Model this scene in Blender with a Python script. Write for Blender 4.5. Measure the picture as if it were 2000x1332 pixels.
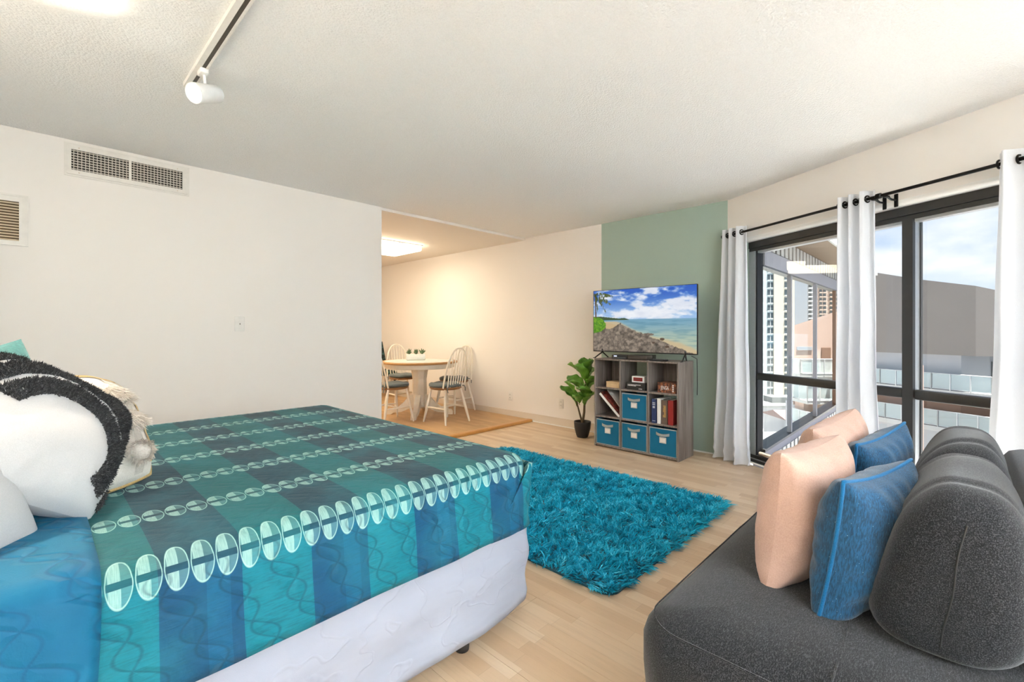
import bpy, bmesh, math, random
import numpy as np
from mathutils import Vector, Matrix, Euler, noise as mnoise

for _o in list(bpy.data.objects):
    bpy.data.objects.remove(_o)
random.seed(7)
RNG = np.random.default_rng(7)
SC = bpy.context.scene
COL = SC.collection
PI = math.pi
R = math.radians

# ------------------------------------------------------------------ camera
cam_d = bpy.data.cameras.new('camera')
cam_d.sensor_width = 36.0
cam_d.lens = 897.0 / 2000.0 * 36.0
cam_d.shift_y = -0.010
cam_d.clip_start = 0.02
cam_d.clip_end = 3000
cam = bpy.data.objects.new('camera', cam_d)
COL.objects.link(cam)
cam.location = (0, 0, 1.2)
cam.rotation_euler = (R(90), 0, R(43.8 - 90))
SC.camera = cam

# ------------------------------------------------------------------ world sky
world = bpy.data.worlds.new('sky')
SC.world = world
world.use_nodes = True
wn = world.node_tree
wn.nodes.clear()
_o = wn.nodes.new('ShaderNodeOutputWorld')
_b = wn.nodes.new('ShaderNodeBackground')
_tc = wn.nodes.new('ShaderNodeTexCoord')
_sep = wn.nodes.new('ShaderNodeSeparateXYZ')
_ramp = wn.nodes.new('ShaderNodeValToRGB')
_ramp.color_ramp.elements[0].position = 0.0
_ramp.color_ramp.elements[0].color = (0.27, 0.37, 0.51, 1)
_ramp.color_ramp.elements[1].position = 0.55
_ramp.color_ramp.elements[1].color = (0.08, 0.17, 0.38, 1)
_map = wn.nodes.new('ShaderNodeMapping')
_map.inputs['Scale'].default_value = (1.0, 1.0, 2.4)
_map.inputs['Location'].default_value = (0.35, 0.1, 0.25)
_n = wn.nodes.new('ShaderNodeTexNoise')
_n.inputs['Scale'].default_value = 2.6
_n.inputs['Detail'].default_value = 7
_n.inputs['Roughness'].default_value = 0.55
_cr = wn.nodes.new('ShaderNodeValToRGB')
_cr.color_ramp.elements[0].position = 0.47
_cr.color_ramp.elements[1].position = 0.66
_mix = wn.nodes.new('ShaderNodeMix')
_mix.data_type = 'RGBA'
_mix.inputs['B'].default_value = (0.56, 0.56, 0.57, 1)
L = wn.links.new
L(_tc.outputs['Generated'], _sep.inputs[0])
L(_sep.outputs['Z'], _ramp.inputs[0])
L(_tc.outputs['Generated'], _map.inputs[0])
L(_map.outputs[0], _n.inputs['Vector'])
L(_n.outputs['Fac'], _cr.inputs[0])
L(_cr.outputs[0], _mix.inputs['Factor'])
L(_ramp.outputs[0], _mix.inputs['A'])
L(_mix.outputs['Result'], _b.inputs[0])
_b.inputs[1].default_value = 1.35
L(_b.outputs[0], _o.inputs[0])

sun_d = bpy.data.lights.new('sun', 'SUN')
sun_d.energy = 28.0
sun_d.angle = R(0.6)
sun_d.color = (1.0, 0.95, 0.88)
sun = bpy.data.objects.new('sun', sun_d)
COL.objects.link(sun)
sun.rotation_euler = (Vector((0.692, -0.722, 0)) * 0.12 + Vector((0.722, 0.692, 0)) * -0.12 + Vector((0, 0, 0.98))).to_track_quat('Z', 'Y').to_euler()
sun.location = (-20, -20, 40)

SC.view_settings.view_transform = 'Standard'
SC.view_settings.look = 'None'
SC.view_settings.gamma = 1.0
SC.view_settings.use_curve_mapping = False
SC.view_settings.exposure = 0.72
SC.cycles.max_bounces = 8
SC.cycles.diffuse_bounces = 5
SC.cycles.glossy_bounces = 4
SC.cycles.transparent_max_bounces = 16
SC.cycles.caustics_reflective = False
SC.cycles.caustics_refractive = False
SC.cycles.sample_clamp_indirect = 20.0
SC.cycles.use_denoising = True
SC.cycles.use_adaptive_sampling = False
SC.cycles.use_light_tree = True

# ------------------------------------------------------------------ helpers
def tag(o, label=None, cat=None, group=None, kind=None):
    if label: o['label'] = label
    if cat: o['category'] = cat
    if group: o['group'] = group
    if kind: o['kind'] = kind
    return o

def empty(name, loc=(0, 0, 0), rz=0.0, label=None, cat=None, group=None, kind=None):
    o = bpy.data.objects.new(name, None)
    o.empty_display_size = 0.1
    COL.objects.link(o)
    o.location = loc
    o.rotation_euler = (0, 0, rz)
    return tag(o, label, cat, group, kind)

def link(name, me, mat=None, parent=None, loc=None, rot=None):
    o = bpy.data.objects.new(name, me)
    COL.objects.link(o)
    if mat is not None and not me.materials:
        me.materials.append(mat)
    if parent is not None: o.parent = parent
    if loc is not None: o.location = loc
    if rot is not None: o.rotation_euler = rot
    return o

def copy_tree(o, parent=None):
    c = o.copy()
    COL.objects.link(c)
    c.parent = parent
    for ch in [x for x in bpy.data.objects if x.parent == o]:
        copy_tree(ch, c)
    return c

class MB:
    """collects plain geometry, built into ONE mesh object"""
    def __init__(self):
        self.v = []; self.f = []; self.sm = []
    def add(self, vs, fs, smooth=False):
        b = len(self.v)
        self.v += [tuple(p) for p in vs]
        for f in fs:
            self.f.append([b + i for i in f]); self.sm.append(smooth)
        return self
    def box(self, x0, x1, y0, y1, z0, z1, M=None):
        vs = [(x, y, z) for z in (z0, z1) for y in (y0, y1) for x in (x0, x1)]
        if M is not None: vs = [M @ Vector(p) for p in vs]
        return self.add(vs, [(0, 2, 3, 1), (4, 5, 7, 6), (0, 1, 5, 4), (2, 6, 7, 3), (0, 4, 6, 2), (1, 3, 7, 5)])
    def rbox(self, x0, x1, y0, y1, z0, z1, r=0.01, seg=2, M=None):
        bm = bmesh.new()
        bmesh.ops.create_cube(bm, size=1.0)
        for v in bm.verts:
            v.co = Vector(((x0 + x1) / 2 + v.co.x * (x1 - x0), (y0 + y1) / 2 + v.co.y * (y1 - y0), (z0 + z1) / 2 + v.co.z * (z1 - z0)))
        bmesh.ops.bevel(bm, geom=bm.edges[:], offset=r, segments=seg, profile=0.5, affect='EDGES')
        bm.verts.index_update()
        vs = [(M @ v.co) if M is not None else v.co.copy() for v in bm.verts]
        fs = [[v.index for v in f.verts] for f in bm.faces]
        bm.free()
        return self.add(vs, fs, seg > 1)
    def tube(self, pts, rad, n=8, caps=True, smooth=True):
        pts = [Vector(p) for p in pts]
        rads = rad if isinstance(rad, (list, tuple)) else [rad] * len(pts)
        vs = []; fs = []
        prev = None
        for i, p in enumerate(pts):
            if i == 0: t = pts[1] - p
            elif i == len(pts) - 1: t = p - pts[i - 1]
            else: t = pts[i + 1] - pts[i - 1]
            t.normalize()
            if prev is None:
                a = Vector((0, 0, 1)) if abs(t.z) < 0.9 else Vector((1, 0, 0))
                n1 = t.cross(a).normalized()
            else:
                n1 = (prev - t * prev.dot(t)).normalized()
            prev = n1
            n2 = t.cross(n1)
            for k in range(n):
                an = 2 * PI * k / n
                vs.append(p + (n1 * math.cos(an) + n2 * math.sin(an)) * rads[i])
        for i in range(len(pts) - 1):
            for k in range(n):
                k2 = (k + 1) % n
                fs.append((i * n + k, i * n + k2, (i + 1) * n + k2, (i + 1) * n + k))
        self.add(vs, fs, smooth)
        if caps:
            m = len(pts) - 1
            self.add(vs[:n], [list(range(n))[::-1]])
            self.add(vs[m * n:], [list(range(n))])
        return self
    def lathe(self, prof, n=24, c=(0, 0, 0), smooth=True, M=None):
        vs = []; fs = []
        for (r, z) in prof:
            for k in range(n):
                a = 2 * PI * k / n
                p = Vector((r * math.cos(a), r * math.sin(a), z))
                if M is not None: p = M @ p
                vs.append(p + Vector(c))
        for i in range(len(prof) - 1):
            for k in range(n):
                k2 = (k + 1) % n
                fs.append((i * n + k, i * n + k2, (i + 1) * n + k2, (i + 1) * n + k))
        self.add(vs, fs, smooth)
        if prof[0][0] > 1e-5: self.add(vs[:n], [list(range(n))[::-1]])
        if prof[-1][0] > 1e-5: self.add(vs[-n:], [list(range(n))])
        return self
    def prism(self, poly, z0, z1):
        n = len(poly)
        vs = [(x, y, z0) for x, y in poly] + [(x, y, z1) for x, y in poly]
        fs = [list(range(n))[::-1], list(range(n, 2 * n))]
        for i in range(n):
            j = (i + 1) % n
            fs.append((i, j, n + j, n + i))
        return self.add(vs, fs)
    def grid(self, fn, nu, nv, smooth=True, closed_u=False):
        vs = [fn(i / (nu if closed_u else nu - 1), j / (nv - 1)) for j in range(nv) for i in range(nu)]
        fs = []
        for j in range(nv - 1):
            for i in range(nu if closed_u else nu - 1):
                i2 = (i + 1) % nu
                fs.append((j * nu + i, j * nu + i2, (j + 1) * nu + i2, (j + 1) * nu + i))
        return self.add(vs, fs, smooth)
    def xf(self, M):
        self.v = [tuple(M @ Vector(p)) for p in self.v]
        return self
    def mesh(self, name):
        me = bpy.data.meshes.new(name)
        me.from_pydata(self.v, [], self.f)
        me.polygons.foreach_set('use_smooth', self.sm)
        me.update()
        return me
    def build(self, name, mat=None, parent=None, loc=None, rot=None):
        return link(name, self.mesh(name), mat, parent, loc, rot)

def subsurf(o, lv=1):
    m = o.modifiers.new('sub', 'SUBSURF'); m.levels = lv; m.render_levels = lv
    return o

def solid(o, t, off=0):
    m = o.modifiers.new('sol', 'SOLIDIFY'); m.thickness = t; m.offset = off
    return o

# ------------------------------------------------------------------ materials
class NT:
    """tiny expression helper over a node tree"""
    def __init__(self, name):
        self.m = bpy.data.materials.new(name); self.m.use_nodes = True
        self.t = self.m.node_tree
        self.b = self.t.nodes['Principled BSDF']
        self.out = self.t.nodes['Material Output']
    def n(self, kind, **kw):
        nd = self.t.nodes.new(kind)
        for k, v in kw.items(): setattr(nd, k, v)
        return nd
    def set(self, sock, v):
        if isinstance(v, bpy.types.NodeSocket): self.t.links.new(v, sock)
        elif isinstance(v, (tuple, list)) and sock.type == 'RGBA' and len(v) == 3: sock.default_value = (*v, 1)
        else: sock.default_value = v
    def op(self, o, a, b=None, c=None, clamp=False):
        nd = self.n('ShaderNodeMath', operation=o); nd.use_clamp = clamp
        self.set(nd.inputs[0], a)
        if b is not None: self.set(nd.inputs[1], b)
        if c is not None: self.set(nd.inputs[2], c)
        return nd.outputs[0]
    def add(s, a, b): return s.op('ADD', a, b)
    def sub(s, a, b): return s.op('SUBTRACT', a, b)
    def mul(s, a, b): return s.op('MULTIPLY', a, b)
    def div(s, a, b): return s.op('DIVIDE', a, b)
    def gt(s, a, b): return s.op('GREATER_THAN', a, b)
    def lt(s, a, b): return s.op('LESS_THAN', a, b)
    def abs(s, a): return s.op('ABSOLUTE', a)
    def fract(s, a): return s.op('FRACT', a)
    def floor(s, a): return s.op('FLOOR', a)
    def sin(s, a): return s.op('SINE', a)
    def mx(s, a, b): return s.op('MAXIMUM', a, b)
    def mn(s, a, b): return s.op('MINIMUM', a, b)
    def ss(s, a, lo, hi):
        nd = s.n('ShaderNodeMapRange', interpolation_type='SMOOTHSTEP')
        s.set(nd.inputs[0], a); s.set(nd.inputs[1], lo); s.set(nd.inputs[2], hi)
        return nd.outputs[0]
    def mix(s, f, a, b, mode='MIX'):
        nd = s.n('ShaderNodeMix', data_type='RGBA', blend_type=mode)
        s.set(nd.inputs['Factor'], f); s.set(nd.inputs['A'], a); s.set(nd.inputs['B'], b)
        return nd.outputs['Result']
    def obj(s):
        return s.n('ShaderNodeTexCoord').outputs['Object']
    def geo(s):
        return s.n('ShaderNodeNewGeometry').outputs['Position']
    def sep(s, v):
        nd = s.n('ShaderNodeSeparateXYZ'); s.set(nd.inputs[0], v)
        return nd.outputs[0], nd.outputs[1], nd.outputs[2]
    def comb(s, x, y, z=0.0):
        nd = s.n('ShaderNodeCombineXYZ')
        s.set(nd.inputs[0], x); s.set(nd.inputs[1], y); s.set(nd.inputs[2], z)
        return nd.outputs[0]
    def scale(s, v, sc):
        nd = s.n('ShaderNodeMapping'); s.set(nd.inputs[0], v); nd.inputs['Scale'].default_value = sc
        return nd.outputs[0]
    def noise(s, v, sc, det=3, rough=0.5):
        nd = s.n('ShaderNodeTexNoise'); s.set(nd.inputs['Vector'], v)
        nd.inputs['Scale'].default_value = sc; nd.inputs['Detail'].default_value = det; nd.inputs['Roughness'].default_value = rough
        return nd.outputs['Fac']
    def white(s, v):
        nd = s.n('ShaderNodeTexWhiteNoise', noise_dimensions='3D'); s.set(nd.inputs['Vector'], v)
        return nd.outputs['Value']
    def vor(s, v, sc, feat='F1'):
        nd = s.n('ShaderNodeTexVoronoi', feature=feat); s.set(nd.inputs['Vector'], v); nd.inputs['Scale'].default_value = sc
        return nd.outputs['Distance']
    def ramp(s, f, stops):
        nd = s.n('ShaderNodeValToRGB'); s.set(nd.inputs[0], f)
        e = nd.color_ramp.elements
        while len(e) < len(stops): e.new(0.5)
        for el, (p, c) in zip(e, stops): el.position = p; el.color = (*c, 1) if len(c) == 3 else c
        return nd.outputs[0]
    def bump(s, h, strength=0.3, dist=0.01):
        nd = s.n('ShaderNodeBump'); s.set(nd.inputs['Height'], h)
        nd.inputs['Strength'].default_value = strength; nd.inputs['Distance'].default_value = dist
        s.t.links.new(nd.outputs[0], s.b.inputs['Normal'])
    def p(s, **kw):
        names = dict(color='Base Color', rough='Roughness', metal='Metallic', spec='Specular IOR Level', sheen='Sheen Weight', sheenr='Sheen Roughness', emit='Emission Color', es='Emission Strength', trans='Transmission Weight', alpha='Alpha', coat='Coat Weight')
        for k, v in kw.items(): s.set(s.b.inputs[names[k]], v)
        return s.m

def plain(name, c, rough=0.5, metal=0.0, spec=0.5, var=0.06, sc=30.0, bump=0.0, **kw):
    t = NT(name)
    o = t.obj()
    f = t.noise(o, sc, 3)
    d = tuple(max(0.0, x * (1 - var * 2)) for x in c)
    e = tuple(min(1.0, x * (1 + var)) for x in c)
    col = t.mix(f, d, e)
    if bump: t.bump(t.noise(o, sc * 6, 3), bump, 0.004)
    return t.p(color=col, rough=rough, metal=metal, spec=spec, **kw)

def fabric(name, c, c2=None, sc=400.0, bump=0.35, sheen=0.25, streak=None, amt=0.5, rough=0.9, blotch=0.0):
    t = NT(name)
    o = t.obj()
    c2 = c2 or tuple(x * 0.7 for x in c)
    v = t.scale(o, streak) if streak else o
    f = t.noise(v, sc, 2, 0.6)
    f2 = t.ss(f, 0.5 - amt / 2, 0.5 + amt / 2)
    col = t.mix(f2, c2, c)
    if blotch:
        g = t.noise(o, 9.0, 3)
        col = t.mix(t.mul(t.ss(g, .35, .7), blotch), col, tuple(min(1, x * 1.5 + .02) for x in c))
    t.bump(f, bump, 0.002)
    return t.p(color=col, rough=rough, spec=0.2, sheen=sheen, sheenr=0.5)

def emission(name, c, s, sample='AUTO'):
    t = NT(name)
    t.m.cycles.emission_sampling = sample
    f = t.noise(t.obj(), 3.0, 1)
    col = t.mix(f, c, tuple(min(1, x * 1.04) for x in c))
    t.p(color=(0.9, 0.9, 0.9), emit=col, es=s, rough=0.4)
    return t.m
# ================================================================== STRUCTURE
HC = 2.445                      # ceiling height
XW = 4.59                       # far wall (yellow / green)
YW = 4.15                       # white partition wall
XB, YB = -0.80, -3.0            # walls behind the camera
B0 = Vector((4.585, 1.54, 0))   # corner where the window wall starts
WA = math.atan2(0.878, 0.479)   # window wall runs from the corner back along -(cos, sin)
WT = Vector((-math.cos(WA), -math.sin(WA), 0))
WN = Vector((-math.sin(WA), math.cos(WA), 0))
def W(t, n, z): return B0 + WT * t + WN * n + Vector((0, 0, z))
TEND = 5.17

def paint(name, c, bump=0.05):
    t = NT(name); o = t.geo()
    f = t.noise(o, 1.7, 3)
    col = t.mix(f, tuple(x * 0.985 for x in c), c)
    t.bump(t.noise(o, 180, 3), bump, 0.002)
    return t.p(color=col, rough=0.75, spec=0.25)

M_cream = paint('paint_cream', (0.82, 0.775, 0.725))
M_green = paint('paint_sage_green', (0.36, 0.445, 0.375))
M_white = paint('paint_white', (0.86, 0.85, 0.82))
M_trimbeige = paint('paint_beige_trim', (0.70, 0.61, 0.51))
def popcorn():
    t = NT('ceiling_popcorn'); o = t.geo()
    v1 = t.vor(o, 95); v2 = t.noise(o, 210, 4, 0.7)
    h = t.add(t.mul(t.sub(1.0, v1), 0.7), t.mul(v2, 0.8))
    t.bump(h, 0.6, 0.011)
    col = t.mix(t.ss(v2, 0.3, 0.65), (0.90, 0.90, 0.895), (0.97, 0.97, 0.965))
    return t.p(color=col, rough=0.95, spec=0.1)
M_ceil = popcorn()

def st(name, mb, mat, label, cat):
    return tag(mb.build(name, mat), label, cat, kind='structure')

def wood_floor(name, ca, cb, cc):
    t = NT(name); p = t.geo(); x, y, z = t.sep(p)
    sid = t.floor(t.div(t.add(x, 10.0), 0.0655))
    off = t.white(t.comb(sid, 3.1, 0.0))
    seg = t.floor(t.add(t.div(y, 0.43), t.mul(off, 7.0)))
    tone = t.white(t.comb(sid, seg, 1.7))
    grain = t.noise(t.scale(p, (55, 4.0, 1)), 1.0, 4, 0.6)
    fig = t.noise(t.scale(p, (9, 2.2, 1)), 1.0, 3)
    col = t.ramp(tone, [(0.0, ca), (0.5, cb), (1.0, cc)])
    col = t.mix(t.mul(t.ss(grain, 0.45, 0.75), 0.22), col, tuple(q * 0.72 for q in ca))
    col = t.mix(t.mul(t.ss(fig, 0.5, 0.75), 0.25), col, cc)
    ex = t.abs(t.sub(t.fract(t.div(t.add(x, 10.0), 0.0655)), 0.5))
    ey = t.abs(t.sub(t.fract(t.add(t.div(y, 0.43), t.mul(off, 7.0))), 0.5))
    line = t.mx(t.ss(ex, 0.485, 0.5), t.ss(ey, 0.4965, 0.5))
    col = t.mix(t.mul(line, 0.35), col, tuple(q * 0.6 for q in ca))
    t.bump(grain, 0.05, 0.001)
    return t.p(color=col, rough=t.add(0.30, t.mul(grain, 0.12)), spec=0.45)
M_floor = wood_floor('laminate_maple', (0.62, 0.425, 0.265), (0.70, 0.51, 0.335), (0.77, 0.595, 0.42))
M_floor2 = wood_floor('laminate_honey', (0.50, 0.29, 0.125), (0.56, 0.335, 0.15), (0.62, 0.385, 0.185))
M_nose = plain('stained_nosing_wood', (0.60, 0.29, 0.075), 0.32, sc=14, var=0.1)

def clip_poly(poly, p, n):
    out = []
    for i in range(len(poly)):
        a = Vector(poly[i]); b = Vector(poly[(i + 1) % len(poly)])
        da = (a - p).dot(n); db = (b - p).dot(n)
        if da >= 0: out.append(tuple(a))
        if (da >= 0) != (db >= 0):
            out.append(tuple(a + (b - a) * (da / (da - db))))
    return out

# floor slab with individual laminate boards
fp = [(XB, YB), (W(TEND, 0, 0).x, W(TEND, 0, 0).y), (B0.x, B0.y), (XW, 1.64), (XW, YW), (XB, YW)]
floor = st('floor', MB().prism(fp, -0.12, -0.008), M_floor, 'pale maple laminate floor of the main room', 'floor')
_full = {}
def lay_planks(parent, mat, x0, x1, y0, y1, ztop, clip=True, seed=1):
    rnd = random.Random(seed)
    w, ln, g = 0.1965, 1.285, 0.0006
    x = x0
    wp = Vector((B0.x, B0.y)); wn2 = Vector((WN.x, WN.y))
    while x < x1 - 0.01:
        y = y0 - rnd.choice((0.0, 0.32, 0.64, 0.96))
        xe = min(x + w, x1)
        while y < y1 - 0.01:
            ya, yb = max(y, y0), min(y + ln, y1)
            if yb - ya > 0.03:
                poly = [(x + g, ya + g), (xe - g, ya + g), (xe - g, yb - g), (x + g, yb - g)]
                if clip: poly = clip_poly(poly, wp, wn2)
                if len(poly) >= 3:
                    cx = (x + xe) / 2; cy = (ya + yb) / 2
                    key = (round(xe - x, 3), round(yb - ya, 3), ztop, mat.name)
                    if len(poly) == 4 and abs(poly[0][0] - x - g) < 1e-6 and abs(poly[2][0] - xe + g) < 1e-6 and abs(poly[0][1] - ya - g) < 1e-6 and abs(poly[2][1] - yb + g) < 1e-6:
                        if key not in _full:
                            _full[key] = MB().prism([(a - cx, b - cy) for a, b in poly], ztop - 0.0078, ztop).mesh('plank')
                        link('plank', _full[key], mat, parent, (cx, cy, 0))
                    else:
                        MB().prism([(a - cx, b - cy) for a, b in poly], ztop - 0.0078, ztop).build('plank', mat, parent, (cx, cy, 0))
            y += ln
        x += w
lay_planks(floor, M_floor, -0.2, XW, -0.9, 4.02, 0.0)
lay_planks(floor, M_floor, -0.2, 2.40, 4.02, YW, 0.0, seed=5)

dfloor = st('floor', MB().box(0.6, XW, 4.03, 8.06, -0.12, 0.014), M_floor2, 'honey coloured wood floor of the dining area beyond the low step', 'floor')
lay_planks(dfloor, M_floor2, 2.35, XW, 4.09, 8.0, 0.022, clip=False, seed=9)
ns = MB().rbox(2.44, 4.565, 4.00, 4.088, -0.004, 0.034, 0.012, 3).build('trim_1', M_nose)
tag(ns, 'orange stained wood nosing strip along the dining floor edge', 'floor trim', kind='structure')

# ceilings
st('ceiling', MB().prism([(XB - .1, YB - .1), (W(TEND + .1, -.1, 0).x, W(TEND + .1, -.1, 0).y), (W(0, -.25, 0).x, B0.y - .1), (XW + .15, 1.6), (XW + .15, YW + .012), (XB - .1, YW + .012)], HC, HC + 0.15), M_ceil, 'white popcorn textured ceiling of the main room', 'ceiling')
st('ceiling', MB().box(0.6, XW + .15, YW + .012, 8.1, HC - 0.028, HC + 0.12), M_cream, 'smooth cream ceiling of the dining area', 'ceiling')

# walls
wl = MB().box(XB, 2.43, YW, YW + 0.14, 0, HC)
st('wall_left', wl, M_cream, 'plain off white partition wall behind the bed', 'wall')
st('wall_far', MB().box(XW, XW + 0.15, 2.955, 8.1, 0, HC), M_cream, 'long cream wall running into the dining area', 'wall')
st('wall_accent', MB().prism([(XW, 2.955), (XW, 1.66), (B0.x + 0.005, B0.y + 0.005), (XW + 0.15, 1.45), (XW + 0.15, 2.955)], 0, HC), M_green, 'sage green accent wall behind the television', 'wall')
st('wall_dining', MB().box(0.6, XW + .15, 8.0, 8.14, 0, HC), M_cream, 'cream end wall of the dining area', 'wall')
st('wall_kitchen', MB().box(0.6, 0.74, YW + .14, 8.0, 0, HC), M_cream, 'cream side wall of the dining area behind the partition', 'wall')
st('wall_head', MB().box(XB - 0.12, XB, YB, YW + .14, 0, HC), M_white, 'white wall at the head of the bed', 'wall')
st('wall_rear', MB().box(XB - 0.12, 2.4, YB - 0.12, YB, 0, HC), M_white, 'white wall behind the camera', 'wall')

# window wall: header above the glazing, with a rounded lower lip
wroot = empty('wall_window', B0, WA, 'cream wall header above the window band', 'wall', kind='structure')
def wbox(mb, t0, t1, n0, n1, z0, z1): return mb.box(-t1, -t0, n0, n1, z0, z1)
hd = MB()
wbox(hd, -0.02, TEND + .1, -0.16, 0.0, 2.045, HC)
hd.build('header', M_cream, wroot)
lip = MB()
prof = [(-0.16, 2.045), (-0.16, 2.012)] + [(-0.033 + 0.033 * math.sin(a), 2.045 - 0.033 * math.cos(a)) for a in [i * PI / 12 for i in range(7)]]
vs = []; fs = []
for xx in (0.02, -TEND - .1):
    vs += [(xx, n, z) for n, z in prof]
m = len(prof)
for i in range(m - 1): fs.append((i, i + 1, m + i + 1, m + i))
lip.add(vs, fs, True)
lip.build('header_lip', M_white, wroot)
jm = MB(); wbox(jm, -0.02, 0.165, -0.16, 0.0, 0, 2.045); jm.build('jamb_pier', M_green, wroot)
je = MB(); wbox(je, 4.98, TEND + .1, -0.16, 0.0, 0, 2.045); je.build('end_pier', M_cream, wroot)

# baseboards
M_base = M_trimbeige
st('baseboard_far', MB().box(XW - 0.012, XW, 2.955, 8.0, 0, 0.10), M_base, 'beige vinyl baseboard along the cream wall', 'baseboard')
bl = st('trim_2', MB().box(XW - 0.022, XW - 0.012, 1.68, 4.0, 0, 0.012), M_white, 'thin white bead along the foot of the far wall', 'floor trim')
st('baseboard_left', MB().box(XB, 2.43, YW - 0.012, YW, 0, 0.10), M_base, 'beige vinyl baseboard along the partition wall', 'baseboard')

# ------------------------------------------------------------------ window
M_frame = plain('bronze_aluminium', (0.045, 0.043, 0.040), 0.42, 0.35, var=0.05)
M_alu = plain('grey_aluminium', (0.42, 0.43, 0.44), 0.38, 0.4, var=0.05, sc=60)
M_gasket = plain('black_gasket', (0.012, 0.012, 0.013), 0.6)
def glass_mat(k=1.0):
    t = NT('window_glass')
    t.t.nodes.remove(t.b)
    tr = t.n('ShaderNodeBsdfTransparent'); tr.inputs[0].default_value = (0.95, 0.97, 0.97, 1)
    gl = t.n('ShaderNodeBsdfGlossy'); gl.inputs['Roughness'].default_value = 0.0
    lw = t.n('ShaderNodeLayerWeight'); lw.inputs[0].default_value = 0.5
    sch = t.mul(k, t.add(0.045, t.mul(0.955, t.op('POWER', lw.outputs['Facing'], 5.0))))
    mx = t.n('ShaderNodeMixShader')
    t.t.links.new(sch, mx.inputs[0]); t.t.links.new(tr.outputs[0], mx.inputs[1]); t.t.links.new(gl.outputs[0], mx.inputs[2])
    t.t.links.new(mx.outputs[0], t.out.inputs[0])
    return t.m
M_glass = glass_mat()

win = empty('window_1', B0, WA, 'dark bronze framed window wall with a horizontal rail', 'window', kind='structure')
def wpart(name, mat, *boxes):
    mb = MB()
    for b in boxes: wbox(mb, *b)
    return mb.build(name, mat, win)
wpart('head_frame', M_frame, (0.165, 4.98, -0.16, -0.075, 1.955, 2.04), (0.165, 4.98, -0.15, -0.085, 1.925, 1.953))
wpart('head_stop', M_alu, (0.24, 4.90, -0.15, -0.095, 1.905, 1.925))
wpart('sill_frame', M_frame, (0.165, 4.98, -0.16, -0.05, 0.0, 0.035), (0.165, 4.98, -0.16, -0.075, 0.035, 0.07))
wpart('sill_track', M_alu, (0.165, 4.98, -0.072, -0.062, 0.035, 0.043))
wpart('side_frame', M_alu, (0.165, 0.235, -0.16, -0.08, 0.07, 1.925))
wpart('side_gasket', M_gasket, (0.235, 0.252, -0.155, -0.09, 0.07, 1.925))
MUL = [1.44, 2.86, 4.28]
for mt in MUL:
    wpart('mullion', M_frame, (mt, mt + 0.062, -0.10, -0.075, 0.07, 1.925))
    wpart('mullion_side', M_alu, (mt + 0.004, mt + 0.058, -0.165, -0.10, 0.07, 1.925))
    wpart('gasket', M_gasket, (mt + 0.058, mt + 0.066, -0.165, -0.148, 0.07, 1.925))
edges = [0.252] + MUL + [4.92]
spans = []
a = 0.252
for mt in MUL: spans.append((a, mt)); a = mt + 0.062
spans.append((a, 4.92))
for (a, b) in spans:
    rl = MB().rbox(-b, -a, -0.135, -0.082, 0.755, 0.82, 0.012, 2)
    rl.build('rail', M_frame, win)
    wpart('glass_pane', M_glass, (a, b, -0.146, -0.142, 0.07, 0.757))
    wpart('glass_pane', M_glass, (a, b, -0.146, -0.142, 0.818, 1.908))
# floor-level strip in front of the sill
st('trim_3', MB().box(-1.6, -0.17, -0.052, -0.035, 0, 0.012), M_white, 'thin white bead on the floor in front of the window sill', 'floor trim').location = B0
bpy.data.objects['trim_3'].rotation_euler = (0, 0, WA)
# ================================================================== WALL / CEILING FITTINGS
M_vent = plain('grille_white_enamel', (0.76, 0.72, 0.66), 0.4)
M_ventdark = plain('grille_dark_inside', (0.035, 0.028, 0.022), 0.9)
M_ventslat = plain('grille_slat_cream', (0.62, 0.56, 0.48), 0.5)
# air register
g = empty('air_register', (0.15, YW, 2.222), 0, 'wide white air register with two dark grids high on the partition wall', 'vent')
f = MB()
W0, H0 = 0.652, 0.19
for (x0, x1, z0, z1) in ((0, W0, 0.162, H0), (0, W0, 0, 0.029), (0, 0.022, 0.029, 0.162), (0.62, W0, 0.029, 0.162), (0.312, 0.326, 0.029, 0.162)):
    f.box(x0, x1, -0.014, 0, z0, z1)
f.box(-0.012, W0 + 0.012, -0.006, 0, -0.012, H0 + 0.012)
f.build('frame', M_vent, g)
MB().box(0.02, 0.62, -0.0068, -0.0062, 0.028, 0.163).build('backing', M_ventdark, g)
sl = MB().box(0, 0.29, -0.011, -0.0075, -0.0024, 0.0024).mesh('slat')
vl = MB().box(-0.0018, 0.0018, -0.0095, -0.0068, 0.029, 0.162).mesh('fin')
for px in (0.022, 0.327):
    for k in range(8):
        link('slat', sl, M_ventslat, g, (px, 0, 0.037 + k * 0.0168))
    for k in range(15):
        link('fin', vl, M_ventslat, g, (px + 0.012 + k * 0.019, 0, 0))
scw = MB().lathe([(0.0045, 0), (0.004, 0.002), (0, 0.0025)], 8, M=Matrix.Rotation(R(90), 4, 'X')).mesh('screw')
for (sx, sz) in ((0.06, 0.176), (0.59, 0.176), (0.06, 0.014), (0.59, 0.014)):
    link('screw', scw, M_trimbeige, g, (sx, -0.0141, sz))
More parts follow.
